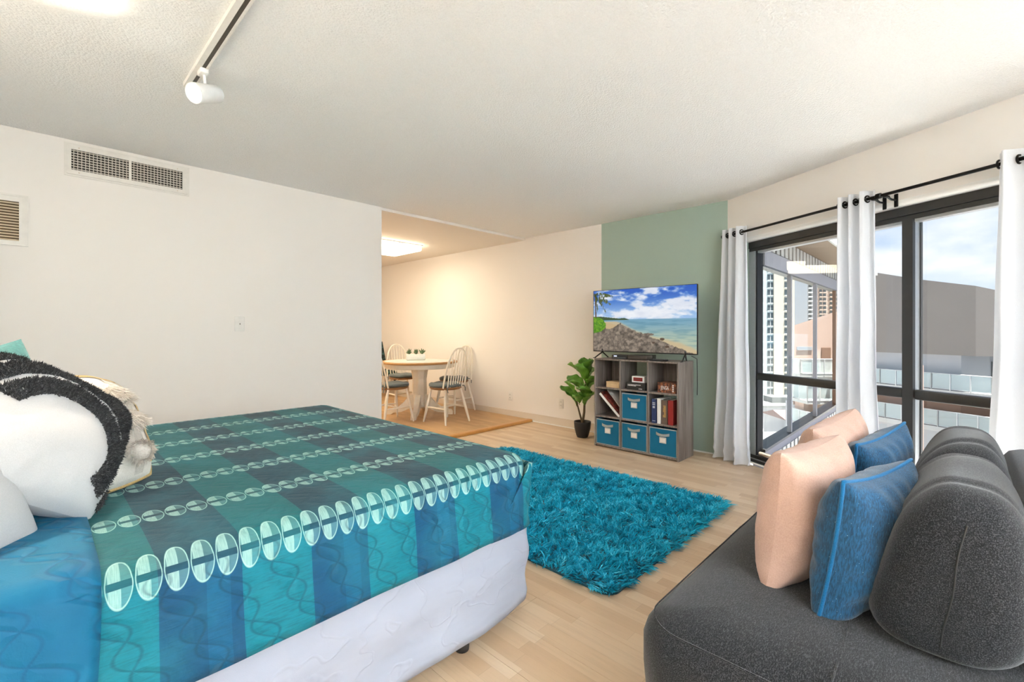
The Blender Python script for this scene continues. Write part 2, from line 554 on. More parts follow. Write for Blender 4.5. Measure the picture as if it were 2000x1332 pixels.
# return louvre
g = empty('return_grille', (-0.40, YW, 1.722), 0, 'square cream louvred return grille below the register at picture edge', 'vent')
f = MB()
WW, HH = 0.38, 0.312
for (x0, x1, z0, z1) in ((0, WW, 0.268, HH), (0, WW, 0, 0.028), (0, 0.04, 0.028, 0.268), (0.34, WW, 0.028, 0.268)):
    f.box(x0, x1, -0.014, 0, z0, z1)
f.box(0.006, WW - 0.006, -0.019, -0.014, HH - 0.012, HH - 0.006)
f.box(WW - 0.012, WW - 0.006, -0.019, -0.014, 0.006, HH - 0.012)
f.build('frame', M_vent, g)
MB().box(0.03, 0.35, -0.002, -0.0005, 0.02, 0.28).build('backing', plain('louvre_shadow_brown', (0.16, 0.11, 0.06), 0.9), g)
sl = MB().box(0.038, 0.342, -0.0115, 0.001, -0.001, 0.001, Matrix.Rotation(R(38), 4, 'X')).mesh('slat')
M_slat2 = plain('louvre_slat_cream', (0.80, 0.68, 0.50), 0.5)
for k in range(14):
    link('slat', sl, M_slat2, g, (0, -0.006, 0.037 + k * 0.0172))

# outlets
M_plate = plain('outlet_plate', (0.80, 0.77, 0.72), 0.35)
M_slot = plain('outlet_slot', (0.10, 0.08, 0.06), 0.6)
def outlet(loc, rz, label, duplex=True):
    o = empty('wall_outlet', loc, rz, label, 'outlet', 'wall outlets')
    MB().rbox(-0.036, 0.036, -0.007, 0, -0.06, 0.06, 0.004, 2).build('plate', M_plate, o)
    if duplex:
        for dz in (-0.021, 0.021):
            s = MB().rbox(-0.017, 0.017, -0.0095, -0.006, dz - 0.015, dz + 0.015, 0.004, 2).build('socket', M_plate, o)
            MB().box(-0.009, -0.006, -0.0102, -0.009, dz - 0.006, dz + 0.007).box(0.006, 0.009, -0.0102, -0.009, dz - 0.006, dz + 0.007).build('slots', M_slot, s)
    else:
        MB().rbox(-0.012, 0.012, -0.010, -0.006, -0.02, 0.02, 0.003, 2).build('insert', M_plate, o)
        MB().box(-0.002, 0.004, -0.0108, -0.0095, -0.006, 0.006).build('jack', M_slot, o)
    return o
outlet((1.152, YW, 1.255), 0, 'small wall plate in the middle of the off white partition', False)
outlet((XW, 4.43, 0.295), R(90) * -1, 'outlet low on the cream wall between dining chairs and plant')
outlet((XW, 3.545, 0.285), R(-90), 'outlet low on the cream wall just beside the potted plant')

# track light
M_track = plain('track_white', (0.82, 0.80, 0.76), 0.4)
M_trackdark = plain('track_channel', (0.10, 0.085, 0.07), 0.5, 0.4)
M_lampbody = plain('lamp_white', (0.80, 0.80, 0.79), 0.35)
M_lens = emission('lamp_lens', (1.0, 0.93, 0.82), 9.0, 'NONE')
tr = empty('track_light', (0.55, 2.78, HC), 0, 'white ceiling track with a cylindrical spotlight head', 'track light')
MB().box(-0.030, -0.008, -4.6, 0, -0.022, 0).box(0.008, 0.018, -4.6, 0, -0.022, 0).box(-0.008, 0.008, -4.6, 0, -0.004, 0).build('rail', M_track, tr)
MB().box(-0.008, 0.008, -4.6, -0.01, -0.020, -0.0045).build('channel', M_trackdark, tr)
def head(y, aim, power, color=(1.0, 0.90, 0.76), spot=R(120)):
    ad = MB().rbox(-0.014, 0.022, y - 0.03, y + 0.03, -0.042, -0.018, 0.004, 2)
    ad.tube([(0.008, y, -0.04), (0.014, y, -0.10)], 0.007, 10)
    ad.build('adapter', M_lampbody, tr)
    d = Vector(aim).normalized()
    q = d.to_track_quat('Z', 'Y').to_matrix().to_4x4()
    c = Vector((0.016, y, -0.125))
    hm = MB().lathe([(0.0, -0.070), (0.034, -0.070), (0.040, -0.064), (0.046, 0.062), (0.046, 0.070), (0.041, 0.070), (0.039, 0.060)], 32, M=q)
    hd_ = hm.build('lamp_head', M_lampbody, tr, c)
    ln = MB().lathe([(0.0, 0.0605), (0.0395, 0.0600)], 32, M=q).build('lens', M_lens, hd_)
    ld = bpy.data.lights.new('spot', 'SPOT')
    ld.energy = power; ld.color = color; ld.spot_size = spot; ld.spot_blend = 1.0; ld.shadow_soft_size = 0.04
    lo = bpy.data.objects.new('bulb', ld)
    COL.objects.link(lo); lo.parent = tr
    lo.location = c + d * 0.078
    lo.rotation_euler = (-d).to_track_quat('Z', 'Y').to_euler()
# the head in the photograph, aimed up-left at wall and ceiling; unseen heads added behind the camera to brighten the room
head(-0.235, (-0.80, -0.45, -0.42), 250, (1.0, 0.86, 0.68), R(106))
FILL_HEADS = [(-3.75, (-0.35, -0.9, -0.12), 470), (-4.15, (0.0, -1.0, -0.05), 530), (-4.5, (0.5, -0.85, -0.10), 470)]
for hy, ha, hp in FILL_HEADS: head(hy, ha, hp, (0.80, 0.90, 1.0))

# dining ceiling fixture
M_fix = emission('fluorescent_diffuser', (1.0, 0.87, 0.66), 7.4)
fx = empty('ceiling_fixture', (3.2, 5.80, HC - 0.028), 0, 'lit rectangular fluorescent fixture on the dining ceiling', 'ceiling light')
MB().rbox(-0.63, 0.63, -0.35, 0.35, -0.085, -0.012, 0.02, 3).build('diffuser', M_fix, fx)
MB().box(-0.64, 0.64, -0.36, 0.36, -0.014, 0.0).build('frame', M_track, fx)

fill_fx = copy_tree(fx)  # unseen copy added to give the dining area more warm light
fill_fx.location = (1.75, 6.4, HC - 0.028); fill_fx['label'] = 'unseen second fixture added behind the partition to brighten the dining area'
# small framed thing on the dining end wall
pf = empty('wall_frame', (4.40, 8.0, 1.75), 0, 'small dark framed picture on the far dining wall', 'picture')
MB().box(-0.16, 0.16, -0.02, 0, -0.12, 0.24).build('frame', plain('frame_grey', (0.11, 0.11, 0.10), 0.5), pf)
MB().box(-0.14, 0.14, -0.022, -0.019, -0.10, 0.22).build('print', plain('print_teal', (0.18, 0.26, 0.26), 0.6, sc=8, var=.3), pf)

# ================================================================== CURTAINS
def curtain_mat():
    t = NT('curtain_cloth'); o = t.obj()
    f = t.noise(t.scale(o, (1, 1, 0.2)), 500, 2)
    col = t.mix(f, (0.74, 0.75, 0.775), (0.82, 0.83, 0.86))
    g_ = t.noise(o, 11, 3)
    t.bump(t.add(t.mul(f, .3), g_), 0.35, 0.01)
    return t.p(color=col, rough=0.55, spec=0.4, sheen=0.3)
def translucent(m, amount, col):
    nt = m.node_tree; out = nt.nodes['Material Output']; b = nt.nodes['Principled BSDF']
    tl = nt.nodes.new('ShaderNodeBsdfTranslucent'); tl.inputs[0].default_value = (*col, 1)
    mx = nt.nodes.new('ShaderNodeMixShader'); mx.inputs[0].default_value = amount
    nt.links.new(b.outputs[0], mx.inputs[1]); nt.links.new(tl.outputs[0], mx.inputs[2]); nt.links.new(mx.outputs[0], out.inputs[0])
M_curt = curtain_mat()
translucent(M_curt, 0.26, (0.80, 0.81, 0.84))
M_rod = plain('curtain_rod_black', (0.016, 0.015, 0.014), 0.4, 0.6)
M_ring = plain('grommet_black', (0.02, 0.018, 0.016), 0.35, 0.7)
RODN, RODZ = 0.095, 2.08
def rod(t0, t1, z, label, brackets, group=None):
    r_ = empty('curtain_rod', B0, WA, label, 'curtain rod', group)
    MB().tube([(-t0, RODN, z), (-t1, RODN, z)], 0.0105, 12).build('pole', M_rod, r_)
    for tt in (t0, t1):
        MB().lathe([(0.0105, -0.012), (0.018, -0.008), (0.018, 0.008), (0.012, 0.014), (0, 0.015)], 14, c=(-tt, RODN, z), M=Matrix.Rotation(R(-90 if tt == t0 else 90), 4, 'Y') if tt == t1 else Matrix.Rotation(R(90), 4, 'Y')).build('end_cap', M_rod, r_)
    for tt in brackets:
        b = MB().tube([(-tt, 0.0, z - 0.03), (-tt, 0.05, z - 0.03), (-tt, RODN, z - 0.012)], 0.007, 8)
        b.rbox(-tt - 0.013, -tt + 0.013, 0.0, 0.006, z - 0.075, z + 0.01, 0.003, 1)
        b.box(-tt - 0.012, -tt + 0.012, RODN - 0.016, RODN + 0.016, z - 0.02, z - 0.011)
        b.build('bracket', M_rod, r_)
rod(0.035, 1.405, RODZ, 'thin black curtain rod above the window beside the green wall', (0.10, 1.385))
rod(1.415, 2.95, RODZ, 'black curtain rod above the window pane behind the sofa', (1.455, 2.85))

def curtain(tt, tb, zt, zb, waves, amp_t, amp_b, label, seed, flare=0.0, skew=0.0, nb=0.0):
    root = empty('curtain', B0, WA, label, 'curtain', 'grey grommet curtains')
    rnd = random.Random(seed)
    ph = [rnd.uniform(0, 6) for _ in range(6)]
    nu, nv = 26 * waves, 46
    def fn(u, v):
        k = v ** 1.3
        t0 = tt[0] + (tb[0] - tt[0]) * k; t1 = tt[1] + (tb[1] - tt[1]) * k
        z = zt + (zb - zt) * v
        uu = u + 0.016 * math.sin(2 * PI * u * 1.5 + ph[0]) * (0.3 + v)
        t = t0 + (t1 - t0) * uu
        amp = amp_t + (amp_b - amp_t) * v
        an = 2 * PI * waves * u
        sh = math.sin(an) + 0.16 * math.sin(3 * an + ph[1]) * (1 - v)
        n = RODN + amp * sh + nb * v
        n += v * v * 0.014 * math.sin(an * 1.5 + ph[2] + 3 * v) + v * 0.010 * math.sin(an * 0.5 + ph[3])
        t += 0.012 * v * math.sin(an * 2 + ph[4] + 2.5 * v) + 0.006 * math.sin(z * 7 + ph[5]) * v
        if v > 0.88: n += 0.012 * math.sin(z * 60 + u * 20) * (v - .88) / .12
        return (-t, n, z)
    c = MB().grid(fn, nu, nv).build('cloth', M_curt, root)
    # grommets where cloth crosses the rod
    for k in range(2 * waves):
        u = k / (2 * waves) + 0.0001
        p = fn(min(u, 1), (zt - RODZ) / (zt - zb))
        ring = MB()
        pts = [(0, 0.021 * math.cos(a), 0.021 * math.sin(a)) for a in [2 * PI * i / 16 for i in range(17)]]
        ring.tube(pts, 0.0055, 8, caps=False)
        ring.build('grommet', M_ring, root, (p[0], RODN, RODZ))
    return root
curtain((0.055, 0.300), (-0.03, 0.345), 2.135, 0.012, 3, 0.040, 0.060, 'grey curtain panel hanging against the green wall corner', 1, nb=0.02)
curtain((1.150, 1.375), (1.130, 1.400), 2.135, 0.012, 3, 0.040, 0.050, 'grey curtain panel hanging between the two window panes', 2)
curtain((2.010, 2.330), (1.940, 2.42), 2.135, 0.012, 2, 0.045, 0.065, 'grey curtain panel behind the sofa at the picture edge', 3)
st_ = MB().tube([(-0.27, -0.10, 0.092), (-0.45, -0.104, 0.090), (-0.62, -0.10, 0.093), (-0.9, -0.102, 0.091)], [0.017, 0.021, 0.019, 0.018], 9)
o = st_.build('wooden_stick', plain('driftwood', (0.42, 0.34, 0.26), 0.85, sc=40, var=.25, bump=.5), None, B0, (0, 0, WA))
tag(o, 'weathered wooden stick lying on the window sill', 'stick')
# ================================================================== BED
BX0, BX1, BY0, BY1, BZ = -0.62, 1.43, 1.27, 3.17, 0.69
def rrect(x0, x1, y0, y1, r, nc=8, ns=24):
    pts = []
    cs = [((x1 - r, y0 + r), -PI / 2), ((x1 - r, y1 - r), 0), ((x0 + r, y1 - r), PI / 2), ((x0 + r, y0 + r), PI)]
    for i, ((cx, cy), a0) in enumerate(cs):
        for k in range(nc + 1):
            a = a0 + k * PI / 2 / nc
            pts.append((cx + r * math.cos(a), cy + r * math.sin(a)))
        (nx, ny), na = cs[(i + 1) % 4]
        e = (nx + r * math.cos(na), ny + r * math.sin(na))
        s = pts[-1]
        for k in range(1, ns):
            pts.append((s[0] + (e[0] - s[0]) * k / ns, s[1] + (e[1] - s[1]) * k / ns))
    return pts

def swept(x0, x1, y0, y1, rc, prof, top=True, wob=None, ns=60):
    mb = MB()
    base = rrect(x0, x1, y0, y1, rc, 8, ns)
    n = len(base)
    cx, cy = (x0 + x1) / 2, (y0 + y1) / 2
    vs = []
    for j, (ins, z) in enumerate(prof):
        r_ = max(rc - ins, 0.003)
        ring = rrect(x0 + ins, x1 - ins, y0 + ins, y1 - ins, r_, 8, ns)
        for i, (x, y) in enumerate(ring):
            p = Vector((x, y, z))
            if wob: p = wob(p, j / (len(prof) - 1), i)
            vs.append(p)
    fs = []
    for j in range(len(prof) - 1):
        for i in range(n):
            i2 = (i + 1) % n
            fs.append((j * n + i, (j + 1) * n + i, (j + 1) * n + i2, j * n + i2))
    mb.add(vs, fs, True)
    if top: mb.f.append(list(range(n))); mb.sm.append(True)
    return mb

def stitch(t, p, q, per=0.115, wave=0.14, amp=0.029):
    q2 = t.add(q, t.mul(p, 0.45))
    qm = t.mul(t.sub(t.fract(t.div(q2, per)), 0.5), per)
    s1 = t.mul(t.sin(t.mul(p, 2 * PI / wave)), amp)
    s2 = t.mul(t.sin(t.add(t.mul(p, 2 * PI / wave), 2.3)), amp * 0.8)
    d = t.mn(t.abs(t.sub(qm, s1)), t.abs(t.sub(qm, s2)))
    return d

def quilt_mat():
    t = NT('quilt_print'); o = t.obj(); x, y, z = t.sep(o)
    warp = t.mul(t.sub(t.noise(o, 4, 2), 0.5), 0.006)
    xx = t.add(x, warp)
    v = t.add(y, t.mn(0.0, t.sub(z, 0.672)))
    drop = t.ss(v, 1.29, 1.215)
    sid = t.fract(t.mul(t.add(t.div(t.sub(xx, 0.191), 0.167), 20.0), 0.5))
    dark = t.lt(sid, 0.5)
    sub = t.mul(t.gt(sid, 0.27), t.lt(sid, 0.42))
    streak = t.noise(t.scale(o, (22, 260, 260)), 1.0, 3, 0.7)
    tealA = t.mix(drop, (0.008, 0.122, 0.130), (0.001, 0.165, 0.225))  # hanging side painted brighter and bluer, as the side facing the light
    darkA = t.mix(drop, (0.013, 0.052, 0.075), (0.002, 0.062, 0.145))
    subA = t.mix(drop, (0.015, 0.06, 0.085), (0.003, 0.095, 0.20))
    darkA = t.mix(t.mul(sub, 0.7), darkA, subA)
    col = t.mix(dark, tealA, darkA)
    col = t.mix(t.mul(t.ss(streak, 0.42, 0.72), 0.45), col, (0.004, 0.05, 0.085))
    col = t.mix(t.mul(t.ss(t.noise(o, 5, 3), .4, .7), 0.22), col, (0.02, 0.24, 0.30))
    # chains of ovals
    rowf = t.div(t.sub(v, 1.262), 0.312)
    k = t.floor(t.add(rowf, 0.5))
    d = t.mul(t.sub(rowf, k), 0.312)
    ok = t.mul(t.gt(k, -0.5), t.lt(k, 6.5))
    half = t.sub(0.062, t.mul(t.mn(k, 1.0), 0.011))
    b = t.div(d, half)
    a = t.mul(t.sub(t.fract(t.div(xx, 0.0503)), 0.5), 2.0)
    r_ = t.op('SQRT', t.add(t.mul(t.mul(a, a), 1.06), t.mul(b, b)))
    ring = t.mul(t.ss(t.abs(t.sub(r_, 0.93)), 0.065, 0.01), ok)
    ins = t.mul(t.lt(r_, 0.92), ok)
    bar = t.lt(t.abs(b), 0.17)
    leaf = t.mul(t.mul(ins, t.sub(1.0, bar)), t.mul(t.lt(a, 0.12), t.gt(a, -0.72)))
    hatch = t.noise(t.scale(o, (900, 40, 40)), 1.0, 1)
    pale = t.mul(ins, t.sub(1.0, bar))
    col = t.mix(t.mul(pale, 0.16), col, (0.34, 0.66, 0.60))
    col = t.mix(t.mul(leaf, t.add(0.12, t.mul(hatch, 0.60))), col, (0.48, 0.74, 0.66))
    col = t.mix(t.mul(t.mul(ins, bar), 0.45), col, (0.004, 0.045, 0.07))
    col = t.mix(t.mul(ring, 0.6), col, (0.46, 0.76, 0.66))
    ds = stitch(t, v, x)
    ln = t.ss(ds, 0.0065, 0.0)
    puff = t.ss(ds, 0.0, 0.022)
    col = t.mix(t.mul(ln, t.add(0.10, t.mul(drop, 0.35))), col, (0.002, 0.03, 0.06))
    h = t.add(t.add(t.mul(puff, t.add(0.25, t.mul(drop, 0.75))), t.mul(streak, 0.28)), t.mul(t.noise(o, 60, 2), 0.25))
    t.bump(h, 0.55, 0.008)
    return t.p(color=col, rough=0.65, spec=0.25, sheen=0.04)
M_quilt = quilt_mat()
def blue_mat():
    t = NT('quilt_reverse_blue'); o = t.obj(); x, y, z = t.sep(o)
    v = t.add(y, t.mn(0.0, t.sub(z, 0.68)))
    ds = stitch(t, v, t.add(x, 0.07), 0.13, 0.15, 0.034)
    n_ = t.noise(o, 6, 4)
    col = t.mix(t.ss(n_, 0.3, 0.7), (0.003, 0.105, 0.215), (0.006, 0.150, 0.270))
    col = t.mix(t.mul(t.ss(ds, 0.006, 0), 0.45), col, (0.004, 0.06, 0.15))
    t.bump(t.add(t.ss(ds, 0, 0.02), t.mul(t.noise(o, 300, 2), .15)), 0.5, 0.007)
    return t.p(color=col, rough=0.6, spec=0.22, sheen=0.03)
M_blue = blue_mat()
def linen_white():
    t = NT('skirt_white_linen'); o = t.obj()
    w1 = t.noise(t.scale(o, (5, 5, 13)), 1.0, 2, 0.5)
    cr = t.abs(t.sub(t.noise(t.scale(o, (5, 5, 7)), 1.0, 2), 0.5))
    f = t.noise(o, 600, 2)
    t.bump(t.add(t.add(t.mul(w1, 1.0), t.mul(t.ss(cr, 0.02, 0.0), 0.25)), t.mul(f, 0.04)), 0.3, 0.02)
    col = t.mix(w1, (0.33, 0.36, 0.44), (0.41, 0.44, 0.525))
    return t.p(color=col, rough=0.8, spec=0.2)
M_skirt = linen_white()
M_matt = plain('mattress_white', (0.78, 0.77, 0.75), 0.9, sc=40)
M_leg = plain('bed_leg_black', (0.02, 0.02, 0.02), 0.5)

bed = empty('bed', ((BX0 + BX1) / 2, (BY0 + BY1) / 2, 0), 0, 'large bed with white box spring under a teal plaid quilt', 'bed')
bc = bed.location
def bpart(name, mb, mat):
    o = mb.build(name, mat); o.parent = bed; o.matrix_parent_inverse = Matrix.Translation(-bc)
    return o
bpart('box_spring', MB().rbox(BX0 + .03, BX1 - .03, BY0 + .03, BY1 - .03, 0.13, 0.39, 0.03, 3), M_matt)
bpart('mattress', MB().rbox(BX0 + .02, BX1 - .02, BY0 + .02, BY1 - .02, 0.39, 0.672, 0.05, 4), M_matt)
for (lx, ly) in ((1.12, 1.335), (1.12, 3.1), (0.0, 1.335), (0.0, 3.1), (-0.5, 1.335), (-0.5, 3.1)):
    lg = MB().tube([(lx, ly, 0.13), (lx, ly, 0.045)], 0.014, 10)
    lg.lathe([(0.0, 0.0), (0.026, 0.0), (0.028, 0.02), (0.026, 0.045), (0.012, 0.055)], 14, c=(lx, ly, 0))
    bpart('leg', lg, M_leg)

def sk_wob(p, f, i):
    nz = mnoise.noise(Vector((p.x * 4, p.y * 4, p.z * 5)))
    nz2 = mnoise.noise(Vector((p.x * 14 + 3, p.y * 14, p.z * 9)))
    d = Vector((p.x - bc.x, p.y - bc.y, 0)); d = Vector((math.copysign(1, d.x) * (abs(d.x) > 0.95), math.copysign(1, d.y) * (abs(d.y) > 0.87), 0))
    a = 0.014 * f * (1 - 0.2 * f)
    p = p + d * (a * nz + 0.004 * nz2)
    if f > 0.9: p.z += 0.010 * mnoise.noise(Vector((p.x * 6, p.y * 6, 9))) + 0.022 * max(0, p.x - 1.28) / 0.15
    return p
pr = [(0.035, 0.425), (0.012, 0.423), (0.0, 0.41)] + [(0.0 + 0.006 * math.sin(k), 0.41 - k * 0.028) for k in range(1, 13)]
sk = swept(BX0 + .01, BX1 + .012, BY0 - .002, BY1 - .005, 0.045, pr, False, sk_wob, 120).build('bed_skirt', M_skirt)
solid(sk, 0.003)
tag(sk, 'crumpled white linen bed skirt hanging under the teal quilt', 'bed skirt')

def q_wob(p, f, i):
    if f < 0.2: return p
    nz = mnoise.noise(Vector((p.x * 5, p.y * 5, p.z * 4 + 2)))
    d = Vector((p.x - bc.x, p.y - bc.y, 0)); d = Vector((math.copysign(1, d.x) * (abs(d.x) > 0.95), math.copysign(1, d.y) * (abs(d.y) > 0.87), 0))
    p = p + d * (0.012 * f * nz)
    if f > 0.95: p.z += 0.006 * mnoise.noise(Vector((p.x * 3, p.y * 3, 1)))
    return p
rr = 0.055
pq = [(0.16, BZ), (0.10, BZ - .001), (rr, BZ - 0.004)] + [(rr - rr * math.sin(a), BZ - .004 - rr + rr * math.cos(a)) for a in [PI / 2 * k / 7 for k in range(1, 8)]] + [(-0.003 * k, BZ - .06 - k * 0.028) for k in range(1, 9)]
qm = swept(BX0, BX1, BY0, BY1, 0.075, pq, True, q_wob, 100)
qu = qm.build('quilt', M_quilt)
tag(qu, 'teal and navy plaid quilt with chains of pale ovals spread over the bed', 'quilt')
solid(qu, 0.006, 1)
# folded corner flap at the foot
fl = MB()
def flap(a, b):
    z = 0.655 - b * 0.255
    xl = 1.405 - 0.215 * b ** 1.15
    xr = 1.425 + 0.012 * b
    x = xl + (xr - xl) * a
    y = BY0 - 0.014 - 0.012 * math.sin(PI * min(1, a * 1.2)) * b
    if a > 0.75: y += (a - 0.75) ** 2 * 1.1 * (1 - 0.2 * b)
    return (x, y, z + 0.012 * a * b)
fl.grid(flap, 16, 18)
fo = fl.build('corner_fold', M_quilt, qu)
solid(fo, 0.008, -1)
# blue reverse turned back at the head end
path = [(3.12, BZ + .012), (2.4, BZ + .013), (1.7, BZ + .014), (1.42, BZ + .014), (1.34, BZ + .012)] + [(1.325 - 0.068 * math.sin(a), BZ - .056 + 0.068 * math.cos(a)) for a in [PI / 2 * k / 8 for k in range(1, 9)]] + [(1.256 - 0.002 * k, BZ - .06 - 0.035 * k) for k in range(1, 10)]
def foldfn(u, v):
    j = min(int(v * (len(path) - 1)), len(path) - 2); fr = v * (len(path) - 1) - j
    y = path[j][0] + (path[j + 1][0] - path[j][0]) * fr
    z = path[j][1] + (path[j + 1][1] - path[j][1]) * fr
    x = -0.62 + u * 0.715
    e = max(0, u - 0.93) / 0.07
    hang = max(0.0, (0.68 - z))
    x += -0.012 * hang / 0.3 + 0.006 * mnoise.noise(Vector((0, y * 4, z * 4)))
    off = 0.012 * (1 - e * e)
    nzv = 0.006 * mnoise.noise(Vector((x * 6, y * 6, z * 6)))
    if z > 0.67: return (x, y, z - 0.010 * e * e + nzv)
    return (x, y - nzv + 0.010 * e * e - 0.012 * hang, z)
fb = MB().grid(foldfn, 40, 70).build('turned_back_end', M_blue, qu)
tag(fb, 'plain blue quilted reverse turned back')
solid(fb, 0.010, -1)

# ================================================================== PILLOWS
def pil(u, v, side, w, h, t, pinch=0.07, puff=0.5, seed=0, wr=0.006, rnd=0.0):
    """u,v in -1..1 ; local frame: x width, z height, y thickness"""
    x = w / 2 * u * (1 - pinch * (1 - v * v) * u * u)
    z = h / 2 * v * (1 - pinch * (1 - u * u) * v * v)
    if rnd:
        x *= math.sqrt(1 - rnd * v * v / 2); z *= math.sqrt(1 - rnd * u * u / 2)
    e = max(0.0, (1 - u * u)) * max(0.0, (1 - v * v))
    th = t / 2 * (max(0.0, 1 - abs(u) ** 2.6) * max(0.0, 1 - abs(v) ** 2.6)) ** puff
    if wr:
        th += wr * mnoise.noise(Vector((x * 9 + seed, z * 9, side * 3 + seed))) * min(1, e * 6)
        ang = math.atan2(v, u); rad = max(abs(u), abs(v))
        th += wr * 0.6 * math.sin(ang * 17 + seed) * rad ** 3 * min(1, e * 8)
    return Vector((x, side * th, z))
def pillow_mb(w, h, t, seed=0, n=34, **kw):
    mb = MB()
    f_ = lambda a: math.sin(PI / 2 * (2 * a - 1)) * 0.55 + (2 * a - 1) * 0.45
    mb.grid(lambda a, b: pil(f_(a), f_(b), -1, w, h, t, seed=seed, **kw), n, n)
    mb2 = MB().grid(lambda a, b: pil(f_(1 - a), f_(b), 1, w, h, t, seed=seed + 5, **kw), n, n)
    mb.add(mb2.v, mb2.f, True)
    return mb
def piping_mb(w, h, t, r_=0.005, n=40, **kw):
    pts = []
    for (a0, b0, a1, b1) in ((-1, -1, 1, -1), (1, -1, 1, 1), (1, 1, -1, 1), (-1, 1, -1, -1)):
        for k in range(n):
            f_ = k / n
            pts.append(pil(a0 + (a1 - a0) * f_, b0 + (b1 - b0) * f_, 1, w, h, t, wr=0, **kw))
    pts.append(pts[0]); 
    return MB().tube(pts, r_, 7, caps=False)
def place(root, c, yaw, tilt, roll=0.0):
    """yaw turns the pillow about z (0 = face towards -y); tilt leans the top back (+) ; roll in its own plane"""
    root.location = c
    root.rotation_euler = (Matrix.Rotation(yaw, 3, 'Z') @ Matrix.Rotation(-tilt, 3, 'X') @ Matrix.Rotation(roll, 3, 'Y')).to_euler()

def place_corners(root, a, b, nrm, size):
    """a, b: lower and upper corner on the pillow's own right side, nrm: where its face looks"""
    a = Vector(a); b = Vector(b); z = (b - a).normalized()
    n = Vector(nrm); n = (n - z * n.dot(z)).normalized()
    y = -n; x = y.cross(z)
    root.location = (a + b) / 2 - x * size / 2
    root.rotation_euler = Matrix((x, y, z)).transposed().to_euler()

def fur(points, normals, ln, width, lean, rnd, curl=0.0):
    """blades as narrow tapered strips: arrays (n,3)"""
    n = len(points)
    P = np.asarray(points); Nn = np.asarray(normals)
    d = Nn + lean * rnd.normal(size=(n, 3))
    d /= np.linalg.norm(d, axis=1, keepdims=True)
    s = np.cross(d, rnd.normal(size=(n, 3))); s /= np.linalg.norm(s, axis=1, keepdims=True)
    l_ = (ln * rnd.uniform(0.7, 1.25, n))[:, None]
    c = rnd.normal(size=(n, 3)) * curl
    a = P - s * width; b = P + s * width
    m0 = P + d * l_ * 0.55 + c * l_ * 0.2
    e_ = P + d * l_ + c * l_ * 0.7
    V = np.stack([a, b, m0 + s * width * 0.8, m0 - s * width * 0.8, e_], 1).reshape(-1, 3)
    i = np.arange(n)[:, None] * 5
    Q = np.concatenate([i, i + 1, i + 2, i + 3], 1); T = np.concatenate([i + 3, i + 2, i + 4], 1)
    return V, Q, T
def np_mesh(name, V, Q, T=None):
    me = bpy.data.meshes.new(name)
    nt = 0 if T is None else len(T)
    me.vertices.add(len(V)); me.vertices.foreach_set('co', np.asarray(V, dtype=np.float32).ravel())
    loops = Q.ravel() if T is None else np.concatenate([Q.ravel(), T.ravel()])
    me.loops.add(len(loops)); me.loops.foreach_set('vertex_index', loops.astype(np.int32))
    starts = np.arange(len(Q)) * 4
    if nt: starts = np.concatenate([starts, len(Q) * 4 + np.arange(nt) * 3])
    me.polygons.add(len(starts)); me.polygons.foreach_set('loop_start', starts.astype(np.int32))
    me.update(calc_edges=True); me.validate()
    me.polygons.foreach_set('use_smooth', [True] * len(me.polygons))
    return me

M_pw = fabric('pillow_white_cotton', (0.56, 0.55, 0.545), (0.50, 0.495, 0.49), 500, 0.15, 0.1)
M_tuft = fabric('tuft_black_yarn', (0.030, 0.030, 0.031), (0.008, 0.008, 0.009), 300, 0.2, 0.3)
M_pcream = fabric('pillow_cream_cotton', (0.80, 0.75, 0.68), (0.70, 0.64, 0.56), 300, 0.3, 0.1)
M_tassel = fabric('tassel_ivory_yarn', (0.82, 0.76, 0.68), (0.66, 0.58, 0.50), 200, 0.3, 0.2)
M_gold = fabric('rope_gold_trim', (0.56, 0.39, 0.17), (0.42, 0.28, 0.11), 300, 0.4, 0.1)
M_pteal = fabric('pillow_teal_cotton', (0.03, 0.155, 0.15), (0.018, 0.10, 0.10), 120, 0.3, 0.2)

